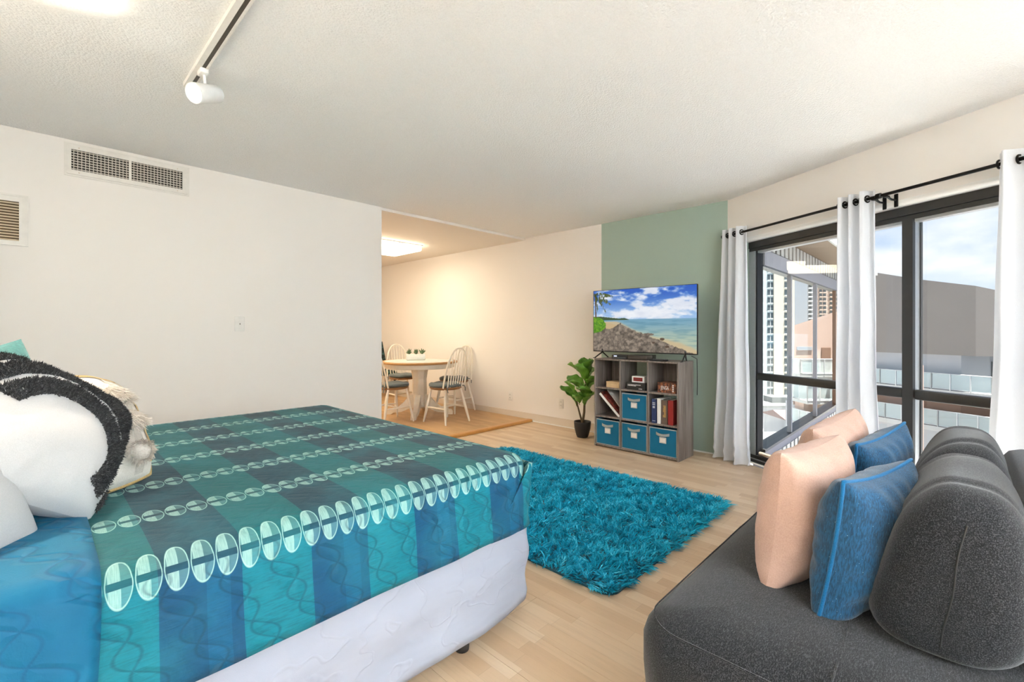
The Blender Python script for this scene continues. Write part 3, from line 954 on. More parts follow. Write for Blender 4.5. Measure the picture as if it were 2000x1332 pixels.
# white pillow with black tufted arcs
PW = 0.375
p1 = empty('throw_pillow', (0, 0, 0), 0, 'white pillow with thick black tufted arcs leaning at the head of the bed', 'pillow', 'pillows on the bed')
R45 = Matrix.Rotation(R(45), 4, 'Y')
pillow_mb(PW, PW, 0.21, 3, puff=0.42, pinch=0.03, rnd=0.2, wr=0.009).xf(R45).build('cover', M_pw, p1)
rn = np.random.default_rng(11)
bands = [(0.112, 0.162, -72, 104), (0.178, 0.226, -72, 104), (0.240, 0.280, -68, 98)]
for bi, (r0, r1, a0, a1) in enumerate(bands):
    pts = []; nrm = []
    cxx, czz = -0.055, -0.035
    tries = 0
    while len(pts) < 9000 and tries < 60000:
        tries += 1
        rad_ = rn.uniform(r0, r1); an = R(rn.uniform(a0, a1))
        x0_ = cxx + rad_ * math.cos(an); z0_ = czz + rad_ * math.sin(an) * 1.08
        x = (x0_ - z0_) * 0.70711 * 1.06; z = (x0_ + z0_) * 0.70711 * 1.06
        u = x / (PW / 2); v = z / (PW / 2)
        if abs(u) > 0.97 or abs(v) > 0.97: continue
        p = pil(u, v, -1, PW, PW, 0.21, seed=3, puff=0.42, pinch=0.03, rnd=0.2)
        px = pil(min(u + .02, 1), v, -1, PW, PW, 0.21, seed=3, puff=0.42, pinch=0.03, rnd=0.2) - p
        pz = pil(u, min(v + .02, 1), -1, PW, PW, 0.21, seed=3, puff=0.42, pinch=0.03, rnd=0.2) - p
        nn = px.cross(pz)
        if nn.length < 1e-9: continue
        nn.normalize()
        if nn.y > 0: nn = -nn
        pts.append(R45 @ p); nrm.append(R45.to_3x3() @ nn)
    V, Q, T = fur([tuple(q) for q in pts], [tuple(q) for q in nrm], 0.010, 0.0017, 0.45, rn, 0.3)
    link('tufted_arc', np_mesh('tufted_arc', V, Q, T), M_tuft, p1)
place_corners(p1, (0.105, 1.67, 0.69), (-0.07, 1.83, 1.135), (0.60, -0.66, 0.45), 0.0)

# teal pillow behind it
p2 = empty('throw_pillow', (0, 0, 0), 0, 'teal pillow of which one corner shows behind the black and white one', 'pillow', 'pillows on the bed')
pillow_mb(0.46, 0.46, 0.16, 8).build('cover', M_pteal, p2)
place_corners(p2, (0.01, 2.0, 0.71), (-0.085, 2.0, 1.165), (0.75, -0.60, 0.3), 0.26)

# white sleeping pillow at the picture edge
p3 = empty('bed_pillow', (0, 0, 0), 0, 'plump white bed pillow nearest the camera at the picture edge', 'pillow', 'pillows on the bed')
pillow_mb(0.60, 0.42, 0.20, 12).build('cover', M_pw, p3)
place(p3, (-0.255, 1.50, 0.85), R(40), R(20), 0)

# cream pillow with tassels
p4 = empty('throw_pillow', (0, 0, 0), 0, 'cream pillow with gold rope edge and ivory tassels on the bed', 'pillow', 'pillows on the bed')
CW = 0.45
pillow_mb(CW, CW * .92, 0.17, 21, pinch=0.0, puff=0.45, rnd=0.5).build('cover', M_pcream, p4)
piping_mb(CW, CW * .92, 0.17, 0.006, pinch=0.0, puff=0.45, rnd=0.5).build('rope_edge', M_gold, p4)
def tassel(root, pos, dirv, ln=0.075, rad=0.030):
    d = Vector(dirv).normalized()
    q = d.to_track_quat('Z', 'Y').to_matrix().to_4x4()
    mb = MB().lathe([(0.0, -0.012), (0.012, -0.006), (0.014, 0.006), (0.010, 0.016), (rad * 0.62, 0.034), (rad * .85, ln * 0.7), (rad * 0.9, ln * 0.94), (0.0, ln * .96)], 14, c=pos, M=q)
    o = mb.build('tassel', M_tassel, root)
    ps = []; ns_ = []
    qm3 = q.to_3x3()
    for k in range(1500):
        a = rn.uniform(0, 2 * PI); f_ = rn.uniform(0.12, 0.95)
        rr_ = (0.012 + (rad * 0.9 - 0.012) * min(1, f_ * 1.5) ** 0.7)
        l = Vector((rr_ * math.cos(a), rr_ * math.sin(a), ln * f_))
        ps.append(tuple(Vector(pos) + qm3 @ l))
        nv = Vector((math.cos(a) * 0.35, math.sin(a) * 0.35, 1.0)).normalized()
        ns_.append(tuple(qm3 @ nv))
    V, Q, T = fur(ps, ns_, 0.028, 0.0016, 0.12, rn, 0.2)
    link('strands', np_mesh('strands', V, Q, T), M_tassel, o)
# beige woven band across the cover
bd = MB()
for (c0, c1) in ((0.60, 0.76),):
    bd.grid(lambda a, b: pil(c0 + (c1 - c0) * a, -0.93 + 1.86 * b, -1, CW, CW * .92, 0.17, seed=21, pinch=0.0, puff=0.45, rnd=0.5) + Vector((0, -0.0025, 0)), 6, 30)
bd.build('woven_band', fabric('woven_beige', (0.62, 0.57, 0.50), (0.52, 0.47, 0.41), 200, .4, .1), p4)
gb = MB().grid(lambda a, b: pil(0.86 + 0.08 * a, -0.80 + 1.72 * b, -1, CW, CW * .92, 0.17, seed=21, pinch=0.0, puff=0.45, rnd=0.5) + Vector((0, -0.004, 0)), 5, 34)
gb.grid(lambda a, b: pil(0.10 + 0.76 * a, 0.86 + 0.07 * b, -1, CW, CW * .92, 0.17, seed=21, pinch=0.0, puff=0.45, rnd=0.5) + Vector((0, -0.004, 0)), 24, 5)
gb.build('gold_band', M_gold, p4)
tassel(p4, (0.105, -0.075, 0.12), (0.25, -0.25, -0.9))
tassel(p4, (0.115, -0.078, 0.03), (0.30, -0.2, -0.9))
tassel(p4, (0.165, -0.060, -0.10), (-0.65, -0.5, -0.45))
place_corners(p4, (0.305, 1.96, 0.69), (0.215, 2.17, 1.035), (0.50, -0.82, 0.25), CW)

# ================================================================== RUG
def rug_mat():
    t = NT('rug_shag_teal')
    at = t.n('ShaderNodeAttribute'); at.attribute_name = 'tone'
    f = at.outputs['Fac']
    col = t.ramp(f, [(0.0, (0.001, 0.15, 0.27)), (0.35, (0.004, 0.33, 0.52)), (0.7, (0.020, 0.52, 0.74)), (1.0, (0.14, 0.78, 0.95))])
    return t.p(color=col, rough=0.6, spec=0.18)
M_rug = rug_mat()
RX0, RX1, RY0, RY1 = 1.79, 3.34, 1.10, 3.28
rug = empty('shag_rug', ((RX0 + RX1) / 2, (RY0 + RY1) / 2, 0), 0, 'bright turquoise shag rug on the floor at the foot of the bed', 'rug')
rc = np.array([(RX0 + RX1) / 2, (RY0 + RY1) / 2, 0])
bk = [(x - rc[0], y - rc[1]) for x, y in rrect(RX0, RX1, RY0, RY1, 0.07, 6, 2)]
MB().prism(bk, 0.001, 0.010).build('backing', fabric('rug_backing', (0.02, 0.12, 0.17), None, 200), rug)
nb = 62000
rg = np.random.default_rng(5)
P = np.stack([rg.uniform(RX0, RX1, nb), rg.uniform(RY0, RY1, nb), np.full(nb, 0.009)], 1)
def inside(P, r_=0.07):
    qx = np.abs(P[:, 0] - rc[0]) - (RX1 - RX0) / 2 + r_; qy = np.abs(P[:, 1] - rc[1]) - (RY1 - RY0) / 2 + r_
    return np.hypot(np.maximum(qx, 0), np.maximum(qy, 0)) + np.minimum(np.maximum(qx, qy), 0) < r_
P = P[inside(P)]
nb = len(P)
# clumped lean field
cl = 2200
cpos = np.stack([rg.uniform(RX0, RX1, cl), rg.uniform(RY0, RY1, cl)], 1)
cdir = rg.normal(size=(cl, 2)) * 0.55 + np.array([0.10, -0.20])
ctone = rg.uniform(0, 1, cl)
idx = np.empty(nb, int)
for s in range(0, nb, 4000):
    dd = ((P[s:s + 4000, None, :2] - cpos[None]) ** 2).sum(2)
    idx[s:s + 4000] = dd.argmin(1)
lean = cdir[idx] + rg.normal(size=(nb, 2)) * 0.35
ex_ = np.clip((np.abs(P[:, 0] - rc[0]) - (RX1 - RX0) / 2 + 0.05) / 0.05, 0, 1) * np.sign(P[:, 0] - rc[0])
ey_ = np.clip((np.abs(P[:, 1] - rc[1]) - (RY1 - RY0) / 2 + 0.05) / 0.05, 0, 1) * np.sign(P[:, 1] - rc[1])
lean = lean + np.stack([ex_, ey_], 1) * 0.8
d = np.concatenate([lean, np.full((nb, 1), 0.85)], 1); d /= np.linalg.norm(d, axis=1, keepdims=True)
s_ = np.cross(d, np.array([0, 0, 1.0]) + rg.normal(size=(nb, 3)) * .3); s_ /= np.linalg.norm(s_, axis=1, keepdims=True)
ln = (rg.uniform(0.028, 0.050, nb))[:, None]
wd = rg.uniform(0.0018, 0.0034, nb)[:, None]
bend = np.concatenate([lean * 0.5, np.full((nb, 1), -0.35)], 1)
rows = []
for f_, w_ in ((0, 1.0), (0.38, 1.0), (0.75, 0.85)):
    c = P + d * ln * f_ + bend * ln * f_ * f_ * 0.6
    rows += [c - s_ * wd * w_, c + s_ * wd * w_]
tip = P + d * ln + bend * ln * 0.6
V = np.stack(rows + [tip], 1); V[:, :, 2] = np.maximum(V[:, :, 2], 0.004)
V = V.reshape(-1, 3) - rc
i = np.arange(nb)[:, None] * 7
Q = np.concatenate([np.concatenate([i, i + 1, i + 3, i + 2], 1), np.concatenate([i + 2, i + 3, i + 5, i + 4], 1)])
T = np.concatenate([i + 4, i + 5, i + 6], 1)
me = np_mesh('pile', V, Q, T)
tone = np.clip(0.45 * ctone[idx] + 0.55 * rg.uniform(0, 1, nb), 0, 1)
at = me.attributes.new('tone', 'FLOAT', 'POINT')
at.data.foreach_set('value', np.repeat(tone, 7).astype(np.float32))
pl = link('pile', me, M_rug, rug)
pl['kind'] = 'stuff'
# ================================================================== CUBE SHELF
def greywood():
    t = NT('grey_oak_laminate'); o = t.obj()
    f = t.noise(t.scale(o, (60, 60, 3)), 1.0, 4, 0.65)
    g_ = t.noise(t.scale(o, (14, 14, 1.2)), 1.0, 2)
    col = t.mix(t.ss(f, 0.3, 0.7), (0.135, 0.105, 0.088), (0.27, 0.225, 0.20))
    col = t.mix(t.mul(t.ss(g_, .45, .7), .4), col, (0.33, 0.29, 0.26))
    t.bump(f, .1, .001)
    return t.p(color=col, rough=0.5, spec=0.35)
M_gwood = greywood()
SX0, SX1, SY0, SY1, SZ = 4.07, 4.40, 1.80, 2.71, 0.912
sh = empty('cube_shelf', (SX0, (SY0 + SY1) / 2, 0), 0, 'grey wood cube shelf with nine compartments below the television', 'shelf')
HWD = (SY1 - SY0) / 2
TH = 0.016
def spart(name, x0, x1, y0, y1, z0, z1): return MB().rbox(x0, x1, y0, y1, z0, z1, 0.0012, 1).build(name, M_gwood, sh)
D = SX1 - SX0
spart('side_panel', 0, D, -HWD, -HWD + TH, 0, SZ)
spart('side_panel', 0, D, HWD - TH, HWD, 0, SZ)
spart('top_panel', 0, D, -HWD + TH, HWD - TH, SZ - TH, SZ)
spart('bottom_panel', 0, D, -HWD + TH, HWD - TH, 0.012, 0.012 + TH)
cw = (2 * HWD - 4 * TH) / 3
ch = (SZ - 0.012 - 4 * TH) / 3
YS = [-HWD + TH + k * (cw + TH) for k in range(3)]          # start of each column (k=0 nearest the window)
ZS = [0.012 + TH + k * (ch + TH) for k in range(3)]
for k in (1, 2):
    spart('divider', 0.002, D, YS[k] - TH, YS[k], 0.012 + TH, SZ - TH)
    spart('shelf_board', 0.003, D, -HWD + TH, HWD - TH, ZS[k] - TH, ZS[k])
# backs of the compartments that have one (the open ones show the wall)
for (c, r_) in ((0, 2), (2, 2), (2, 1), (0, 0), (1, 0), (2, 0), (1, 1)):
    MB().box(D - 0.006, D - 0.001, YS[c], YS[c] + cw, ZS[r_], ZS[r_] + ch).build('back_panel', M_gwood, sh)
SO = Vector((SX0, (SY0 + SY1) / 2, 0))

# fabric bins
M_bin = fabric('bin_blue_canvas', (0.006, 0.150, 0.28), (0.004, 0.11, 0.21), 250, 0.3, 0.1, rough=.7)
M_bintrim = fabric('bin_grey_trim', (0.40, 0.42, 0.40), (0.30, 0.32, 0.31), 300, 0.3, .1)
M_card = plain('label_card', (0.86, 0.78, 0.72), 0.6)
M_cardf = plain('label_holder', (0.62, 0.60, 0.56), 0.4)
bh = ch - 0.022; bw = cw - 0.014
def bin_(c, r_, label):
    root = empty('storage_bin', SO + Vector((0.012, YS[c] + cw / 2, ZS[r_])), 0, label, 'storage bin', 'blue fabric bins in the cube shelf')
    b = MB()
    h2 = bw / 2; dd = D - 0.03; tk = 0.004
    b.box(0, tk, -h2, h2, 0.001, bh); b.box(dd - tk, dd, -h2, h2, 0.001, bh)
    b.box(tk, dd - tk, -h2, -h2 + tk, 0.001, bh); b.box(tk, dd - tk, h2 - tk, h2, 0.001, bh); b.box(tk, dd - tk, -h2 + tk, h2 - tk, 0.001, 0.006)
    b.build('body', M_bin, root)
    tr_ = MB()
    tr_.rbox(-0.002, dd + .002, -h2 - .002, h2 + .002, bh - 0.003, bh + 0.003, 0.0015, 1)
    trm = MB()
    for (y0, y1, z0, z1) in ((-h2 - .002, h2 + .002, bh - 0.008, bh + 0.001), (-h2 - .002, h2 + .002, 0.001, 0.007), (-h2 - .002, -h2 + .004, 0.007, bh - 0.008), (h2 - .004, h2 + .002, 0.007, bh - 0.008)):
        trm.box(-0.0025, 0.002, y0, y1, z0, z1)
    trm.build('trim', M_bintrim, root)
    zt_ = bh * 0.80
    def hfn(u, v):
        y = -0.065 + 0.13 * u
        bow = math.sin(PI * u)
        return (-0.004 - 0.020 * bow ** 0.7, y, zt_ - 0.013 + 0.026 * v - 0.010 * bow)
    hh = MB().grid(hfn, 16, 4).build('handle', M_bintrim, root); solid(hh, 0.003)
    cd = MB().rbox(-0.004, 0.0, -0.034, 0.034, bh * 0.46, bh * 0.46 + 0.056, 0.0015, 1).build('label_holder', M_cardf, root)
    MB().box(-0.0048, -0.0038, -0.025, 0.025, bh * 0.46 + 0.010, bh * 0.46 + 0.046).build('card', M_card, cd)
bin_(1, 1, 'blue canvas bin in the centre cube of the shelf')
bin_(2, 0, 'blue canvas bin in the bottom cube next to the potted plant')
bin_(1, 0, 'blue canvas bin in the middle cube of the bottom row')
bin_(0, 0, 'blue canvas bin in the bottom cube next to the curtain')

# things in the cubes (column 2 is nearest the plant, column 0 nearest the window)
def thing_at(name, c, r_, dx, dy, label, cat, group=None, rz=0.0):
    return empty(name, SO + Vector((dx, YS[c] + dy, ZS[r_])), rz, label, cat, group)
# wooden box, top row beside the plant
wb = thing_at('wooden_box', 2, 2, 0.03, 0.02, 'small pale wooden box in the top cube beside the plant', 'box')
M_pine = plain('pale_pine', (0.66, 0.46, 0.25), 0.5, sc=20, var=.1)
MB().rbox(0, 0.14, 0.0, 0.15, 0, 0.045, 0.002, 1).build('body', M_pine, wb)
MB().rbox(-0.001, 0.141, -0.001, 0.151, 0.0455, 0.062, 0.002, 1).build('lid', M_pine, wb)
# black flat electronics box and white clock on it
M_blackbox = plain('carton_black', (0.022, 0.020, 0.019), 0.45)
M_print = plain('print_white', (0.80, 0.79, 0.76), 0.5)
bb = thing_at('black_carton', 1, 2, 0.03, 0.03, 'flat black carton with white lettering in the top middle cube', 'box')
MB().rbox(0, 0.16, 0, 0.205, 0, 0.072, 0.002, 1).build('body', M_blackbox, bb)
def text(body, size, mat, parent, loc, rot, name='lettering', ext=0.0006, squash=1.0):
    cu = bpy.data.curves.new(name, 'FONT'); cu.body = body; cu.size = size; cu.extrude = ext; cu.align_x = 'CENTER'; cu.align_y = 'CENTER'
    tmp = bpy.data.objects.new('tmp', cu); COL.objects.link(tmp)
    dg = bpy.context.evaluated_depsgraph_get()
    me = bpy.data.meshes.new_from_object(tmp.evaluated_get(dg))
    bpy.data.objects.remove(tmp)
    me.name = name; me.materials.clear()
    o = link(name, me, mat, parent, loc, rot)
    o.scale = (squash, 1, 1)
    return o
FR = (R(90), 0, R(-90))      # text that faces -x
ln_ = MB()
rr_ = random.Random(3)
for (z0, y0, y1) in ((0.050, 0.05, 0.19), (0.040, 0.10, 0.19)):
    y = y1
    while y > y0:
        w_ = rr_.uniform(0.006, 0.016)
        ln_.box(-0.0008, 0.0002, max(y0, y - w_), y, z0 - 0.003, z0 + 0.003); y -= w_ + 0.003
for k in range(3): ln_.box(-0.0008, 0.0002, 0.035 + k * 0.013, 0.044 + k * 0.013, 0.010, 0.018)
ln_.build('lettering', M_print, bb)
ck = empty('alarm_clock', SO + Vector((0.045, YS[1] + 0.05, ZS[2] + 0.0725)), 0, 'white box shaped clock with a red display standing on the black carton', 'clock')
M_wplast = plain('plastic_white', (0.78, 0.77, 0.75), 0.35)
MB().rbox(0, 0.09, 0, 0.135, 0, 0.062, 0.005, 2).build('case', M_wplast, ck)
MB().box(-0.001, 0.002, 0.018, 0.117, 0.014, 0.050).build('display', plain('display_red', (0.20, 0.015, 0.014), 0.25), ck)
sg = MB()
for k in range(7): sg.box(-0.0016, -0.0009, 0.026 + k * 0.012, 0.034 + k * 0.012, 0.025, 0.039)
sg.build('digits', plain('digit_brown', (0.10, 0.012, 0.010), 0.4), ck)
# game box, top row by the window side
gm = thing_at('game_box', 0, 2, 0.025, 0.02, 'brown game box with white lettering in the top cube by the window', 'box', rz=R(-3))
def brownprint():
    t = NT('game_box_print'); o = t.obj()
    f = t.noise(o, 45, 3)
    col = t.ramp(f, [(0.35, (0.045, 0.018, 0.012)), (0.5, (0.16, 0.045, 0.02)), (0.62, (0.36, 0.13, 0.05)), (0.75, (0.07, 0.03, 0.02))])
    return t.p(color=col, rough=.4)
M_game = brownprint()
MB().rbox(0, 0.17, 0, 0.185, 0, 0.095, 0.002, 1).build('body', M_game, gm)
text('JENGA', 0.050, M_print, gm, (-0.0008, 0.112, 0.045), FR, squash=0.55)
tl = MB()
for k in range(4): tl.box(-0.001, 0.0002, 0.022, 0.036, 0.014 + k * 0.018, 0.026 + k * 0.018)
tl.build('lettering', M_print, gm)
# leaning magazine-like hardback, left middle cube
M_paper = plain('page_white', (0.82, 0.80, 0.77), 0.7)
def coverprint():
    t = NT('cover_print_red'); o = t.obj()
    f = t.noise(o, 28, 4)
    col = t.ramp(f, [(0.36, (0.02, 0.02, 0.02)), (0.48, (0.22, 0.03, 0.02)), (0.58, (0.35, 0.12, 0.08)), (0.7, (0.09, 0.07, 0.06))])
    return t.p(color=col, rough=.3)
lb = thing_at('leaning_book', 2, 1, 0.02, 0.018, 'large red printed book leaning diagonally in the left middle cube', 'book')
bl_len = 0.315
Ma = Matrix.Translation((0, 0.0, 0.004)) @ Matrix.Rotation(R(43.5), 4, 'X')
MB().box(0, 0.22, 0, bl_len, 0, 0.022, Ma).build('pages', M_paper, lb)
MB().box(-0.003, 0.223, -0.0, bl_len + .002, 0.0222, 0.0255, Ma).build('cover', coverprint(), lb)
MB().box(-0.003, 0.223, -0.0, bl_len + .002, -0.003, -0.0002, Ma).build('cover', M_print, lb)
lb2 = thing_at('leaning_folder', 2, 1, 0.06, 0.002, 'thin grey folder leaning behind the red printed book', 'folder')
Mb = Matrix.Translation((0, 0.0, 0.062)) @ Matrix.Rotation(R(48), 4, 'X')
MB().rbox(0, 0.2, 0.005, 0.27, 0, 0.006, 0.001, 1, Mb).build('boards', plain('folder_grey', (0.30, 0.34, 0.34), .5), lb2)
MB().box(0.002, 0.199, 0.008, 0.265, 0.0062, 0.0082, Mb).build('sheet', M_paper, lb2)
# row of upright books, right middle cube
def book(dy, w_, h_, d_, cov, label, spine=None):
    b = thing_at('upright_book', 0, 1, 0.02, dy, label, 'book', 'books upright in the shelf cube')
    MB().rbox(0, d_, 0, 0.0025, 0, h_, .0008, 1).rbox(0, d_, w_ - 0.0025, w_, 0, h_, .0008, 1).rbox(-0.001, 0.0025, 0, w_, 0, h_, 0.0008, 1).build('cover', cov, b)
    MB().box(0.003, d_ - 0.004, 0.0026, w_ - 0.0026, 0.003, h_ - 0.004).build('pages', M_paper, b)
    if spine:
        m_, rows_ = spine
        s = MB()
        for (z0, z1, a0, a1) in rows_: s.box(-0.0018, -0.0009, w_ * a0, w_ * a1, h_ * z0, h_ * z1)
        s.build('spine_print', m_, b)
M_gold2 = plain('print_gold', (0.52, 0.30, 0.08), 0.4)
M_silver = plain('print_pale', (0.55, 0.58, 0.62), 0.4)
k_ = random.Random(2)
def vtext(n_): return [(0.30 + i * 0.5 / n_, 0.30 + (i + 0.7) * 0.5 / n_, 0.25, 0.55 + 0.2 * k_.random()) for i in range(n_)]
book(0.213, 0.045, 0.228, 0.19, plain('cloth_navy', (0.018, 0.035, 0.12), .6), 'navy blue book with pale lettering at the bin side of the book row', (M_silver, [(0.82, 0.86, .2, .8), (0.75, 0.79, .2, .8), (0.62, 0.71, .25, .75), (0.08, 0.10, .15, .85)]))
book(0.166, 0.036, 0.238, 0.22, plain('cloth_white', (0.80, 0.78, 0.75), .5), 'tall white book between the navy and brown books')
book(0.101, 0.058, 0.225, 0.17, plain('cloth_brown', (0.13, 0.085, 0.06), .6), 'thick brown book with gold lettering on its spine', (M_gold2, vtext(9)))
book(0.045, 0.050, 0.232, 0.18, plain('cloth_red', (0.26, 0.016, 0.012), .5), 'dark red book at the window end of the book row')

# ================================================================== TELEVISION
TX, TY0, TY1, TZ0, TZ1 = 4.225, 1.692, 2.822, 0.977, 1.632
tv = empty('television', (TX, (TY0 + TY1) / 2, SZ), 0, 'flat television showing a rocky tropical beach on top of the shelf', 'television')
M_tvb = plain('tv_black_plastic', (0.012, 0.012, 0.013), 0.35)
hw = (TY1 - TY0) / 2; z0 = TZ0 - SZ; z1 = TZ1 - SZ
MB().rbox(0.0, 0.022, -hw, hw, z0, z1, 0.003, 1).rbox(0.02, 0.06, -hw * .7, hw * .7, z0 + .05, z1 - .18, 0.012, 2).build('housing', M_tvb, tv)
MB().box(-0.003, 0.001, -hw, hw, z0, z0 + 0.010).box(-0.003, 0.001, -hw, hw, z1 - 0.004, z1).box(-0.003, 0.001, -hw, -hw + .004, z0, z1).box(-0.003, 0.001, hw - .004, hw, z0, z1).build('bezel', M_tvb, tv)
# screen picture: a painted grid
NXs, NYs = 330, 190
def vnoise(x, y, seed):
    xi = np.floor(x).astype(int); yi = np.floor(y).astype(int)
    fx_ = x - xi; fy_ = y - yi
    fx_ = fx_ * fx_ * (3 - 2 * fx_); fy_ = fy_ * fy_ * (3 - 2 * fy_)
    def h(a, b):
        n = (a * 374761393 + b * 668265263 + seed * 974711) & 0x7fffffff
        n = ((n ^ (n >> 13)) * 1274126177) & 0x7fffffff
        return ((n ^ (n >> 16)) & 0xffff) / 65535.0
    return (h(xi, yi) * (1 - fx_) + h(xi + 1, yi) * fx_) * (1 - fy_) + (h(xi, yi + 1) * (1 - fx_) + h(xi + 1, yi + 1) * fx_) * fy_
def fbm(x, y, seed, o=4, g=0.5):
    s = 0; a = 1; t_ = 0
    for k in range(o):
        s = s + a * vnoise(x * 2 ** k, y * 2 ** k, seed + k); t_ += a; a *= g
    return s / t_
def screen_rgb(X, Y):
    """X 0..1 left to right, Y 0..1 bottom to top; returns display-referred rgb"""
    def mixc(c, m, d): return c * (1 - m[..., None]) + np.asarray(d) * m[..., None]
    sst = lambda e0, e1, v: np.clip((v - e0) / (e1 - e0), 0, 1) ** 2 * (3 - 2 * np.clip((v - e0) / (e1 - e0), 0, 1))
    A = 16 / 9
    hz = 0.515
    sky = np.zeros(X.shape + (3,))
    up_ = sst(hz, 1.0, Y)
    sky[:] = (0.62, 0.76, 0.92)
    sky = mixc(sky, up_, (0.13, 0.36, 0.76))
    c1 = fbm(X * 7 * (0.7 + .3 * Y), (Y - .5) * 11, 4, 5, 0.55)
    blob = lambda cx, cy, rx, ry: np.exp(-(((X - cx) / rx) ** 2 + ((Y - cy) / ry) ** 2))
    cm = sst(0.40, 0.66, c1 * .75 + .25 * fbm(X * 22, Y * 26, 14, 3) + 0.26 * blob(.88, .77, .14, .14) + .22 * blob(.62, .67, .2, .09) + 0.2 * blob(.5, .86, .06, .06) + .12 * blob(.3, .62, .25, .06) - .2 * blob(.2, .78, .1, .1) - .25 * blob(.97, .97, .06, .1) - .15 * blob(.75, .83, .06, .05))
    shade = fbm(X * 12, Y * 18, 9, 3)
    ccol = np.stack([0.86 + .14 * shade, 0.88 + .12 * shade, 0.93 + .07 * shade], -1)
    img = sky * (1 - cm[..., None] * .93) + ccol * cm[..., None] * .93
    # sea
    sea = np.zeros_like(img); sea[:] = (0.47, 0.65, 0.74)
    dp = sst(hz, 0.16, Y)
    sea = mixc(sea, dp, (0.70, 0.76, 0.68))
    sea = mixc(sea, sst(0.45, .75, fbm(X * 8, Y * 50, 21, 3)) * .35, (0.25, 0.48, 0.58))
    m = (Y < hz).astype(float)
    img = img * (1 - m[..., None]) + sea * m[..., None]
    # headland
    hl = hz + 0.055 * np.clip((0.37 - X) / 0.30, 0, 1) + 0.018 * np.clip(1 - np.abs(X - .33) / .05, 0, 1)
    img = mixc(img, ((Y < hl) & (Y > hz - .012) & (X < .38)).astype(float), (0.24, 0.33, 0.22))
    # sand
    wob_ = 0.02 * (fbm(X * 20, Y * 20, 31, 3) - .5)
    sand_edge = 0.42 - 0.40 * (X - 0.30) / 0.70 + 0.03 * np.sin(X * 9) + wob_
    m = sst(0.03, -0.03, Y - sand_edge - .02) * (Y < hz - .03)
    img = mixc(img, m * .85, (0.82, 0.72, 0.56))
    img = mixc(img, ((Y < 0.49 - (X - .12) * .5) & (X < .3) & (Y < .46)).astype(float), (0.78, 0.68, 0.52))
    # rocks
    rk_top = np.where(X < 0.30, 0.34 + 0.10 * X / .3 + .03 * np.sin(X * 25), 0.44 - 0.62 * (X - 0.28) ** 0.95) + 0.05 * (fbm(X * 26, Y * 26, 41, 3) - .5)
    sp = np.exp(-(((X - .57) / .07) ** 2 + ((Y - .275) / .028) ** 2)) > .55
    rk = ((Y < rk_top) | sp)
    rp = np.random.default_rng(8)
    cx_ = rp.uniform(0, .95, 260); cy_ = rp.uniform(0, .45, 260) ** 1.15
    Dm = ((X.ravel()[:, None] - cx_[None]) * A) ** 2 * 1.0 + ((Y.ravel()[:, None] - cy_[None]) * 1.4) ** 2
    near = Dm.argmin(1); d1 = np.sqrt(np.take_along_axis(Dm, near[:, None], 1)[:, 0])
    cell = (rp.uniform(0, 1, 260)[near] * .6 + .35 - d1 * 5).reshape(X.shape)
    rv = 0.55 * fbm(X * 30 * A, Y * 26, 51, 4, .7) + 0.45 * np.clip(cell, 0, 1); rv2 = fbm(X * 80, Y * 60, 61, 2)
    tone_ = np.clip((rv - .18) * 2.0, 0, 1) * .8 + .2 * rv2
    rcol = np.stack([0.20 + .46 * tone_, 0.18 + .42 * tone_, 0.16 + .38 * tone_], -1)
    img = np.where(rk[..., None], rcol, img)
    for (cx, cy, rx, ry) in ((.70, .205, .022, .022), (.745, .09, .02, .016), (.62, .15, .015, .014)):
        img = mixc(img, (((X - cx) / rx) ** 2 + ((Y - cy) / ry) ** 2 < 1).astype(float) * .85, (0.30, 0.22, 0.16))
    # bush
    br = 0.135 + .02 * (fbm(X * 40, Y * 40, 71, 2) - .5)
    bush = ((X / br) ** 2 + ((Y - .43) / .135) ** 2) < 1
    bt = fbm(X * 60, Y * 50, 81, 3, .7)
    bcol = np.stack([0.16 + .5 * bt ** 1.5, 0.36 + .42 * bt, 0.05 + .12 * bt], -1)
    img = np.where(bush[..., None], bcol, img)
    # palm
    tr_m = (np.abs(X - (0.024 - .012 * (Y - .6))) < 0.007) & (Y > .54) & (Y < .95)
    img = np.where(tr_m[..., None], np.array([0.36, 0.30, 0.26]), img)
    for (ang, ln2, drop_) in ((8, .19, .05), (-18, .18, .10), (30, .10, .04), (-45, .16, .16), (-75, .10, .16), (150, .1, .05), (200, .06, .08), (-30, .14, .05)):
        ts = np.linspace(0, 1, 26)
        for t_ in ts:
            px = 0.02 + ln2 * t_ * math.cos(R(ang)); py = 0.93 + ln2 * A * t_ * math.sin(R(ang)) * .6 - drop_ * t_ * t_
            wq = 0.012 + 0.022 * math.sin(PI * min(1, t_ + .15)) 
            m_ = (np.abs(X - px) < 0.006) & (np.abs(Y - py + .012) < wq * 1.2) & (fbm(X * 130, Y * 24, 91, 2) > .40)
            img = np.where(m_[..., None], np.array([0.22, 0.27, 0.10]) + .15 * t_, img)
    return np.clip(img, 0, 1)
xs = np.linspace(0, 1, NXs); ys = np.linspace(0, 1, NYs)
XX, YY = np.meshgrid(xs, ys)
rgb = screen_rgb(XX, YY)
lin = np.where(rgb <= 0.04045, rgb / 12.92, ((rgb + 0.055) / 1.055) ** 2.4)
sw = hw - 0.004; zb_, zt_ = z0 + 0.010, z1 - 0.004
V = np.stack([np.full(XX.size, -0.0015), (sw - 2 * sw * XX).ravel(), (zb_ + (zt_ - zb_) * YY).ravel()], 1)
ii = (np.arange(NYs - 1)[:, None] * NXs + np.arange(NXs - 1)[None]).ravel()[:, None]
Q = np.concatenate([ii, ii + NXs, ii + NXs + 1, ii + 1], 1)
me = np_mesh('screen', V, Q)
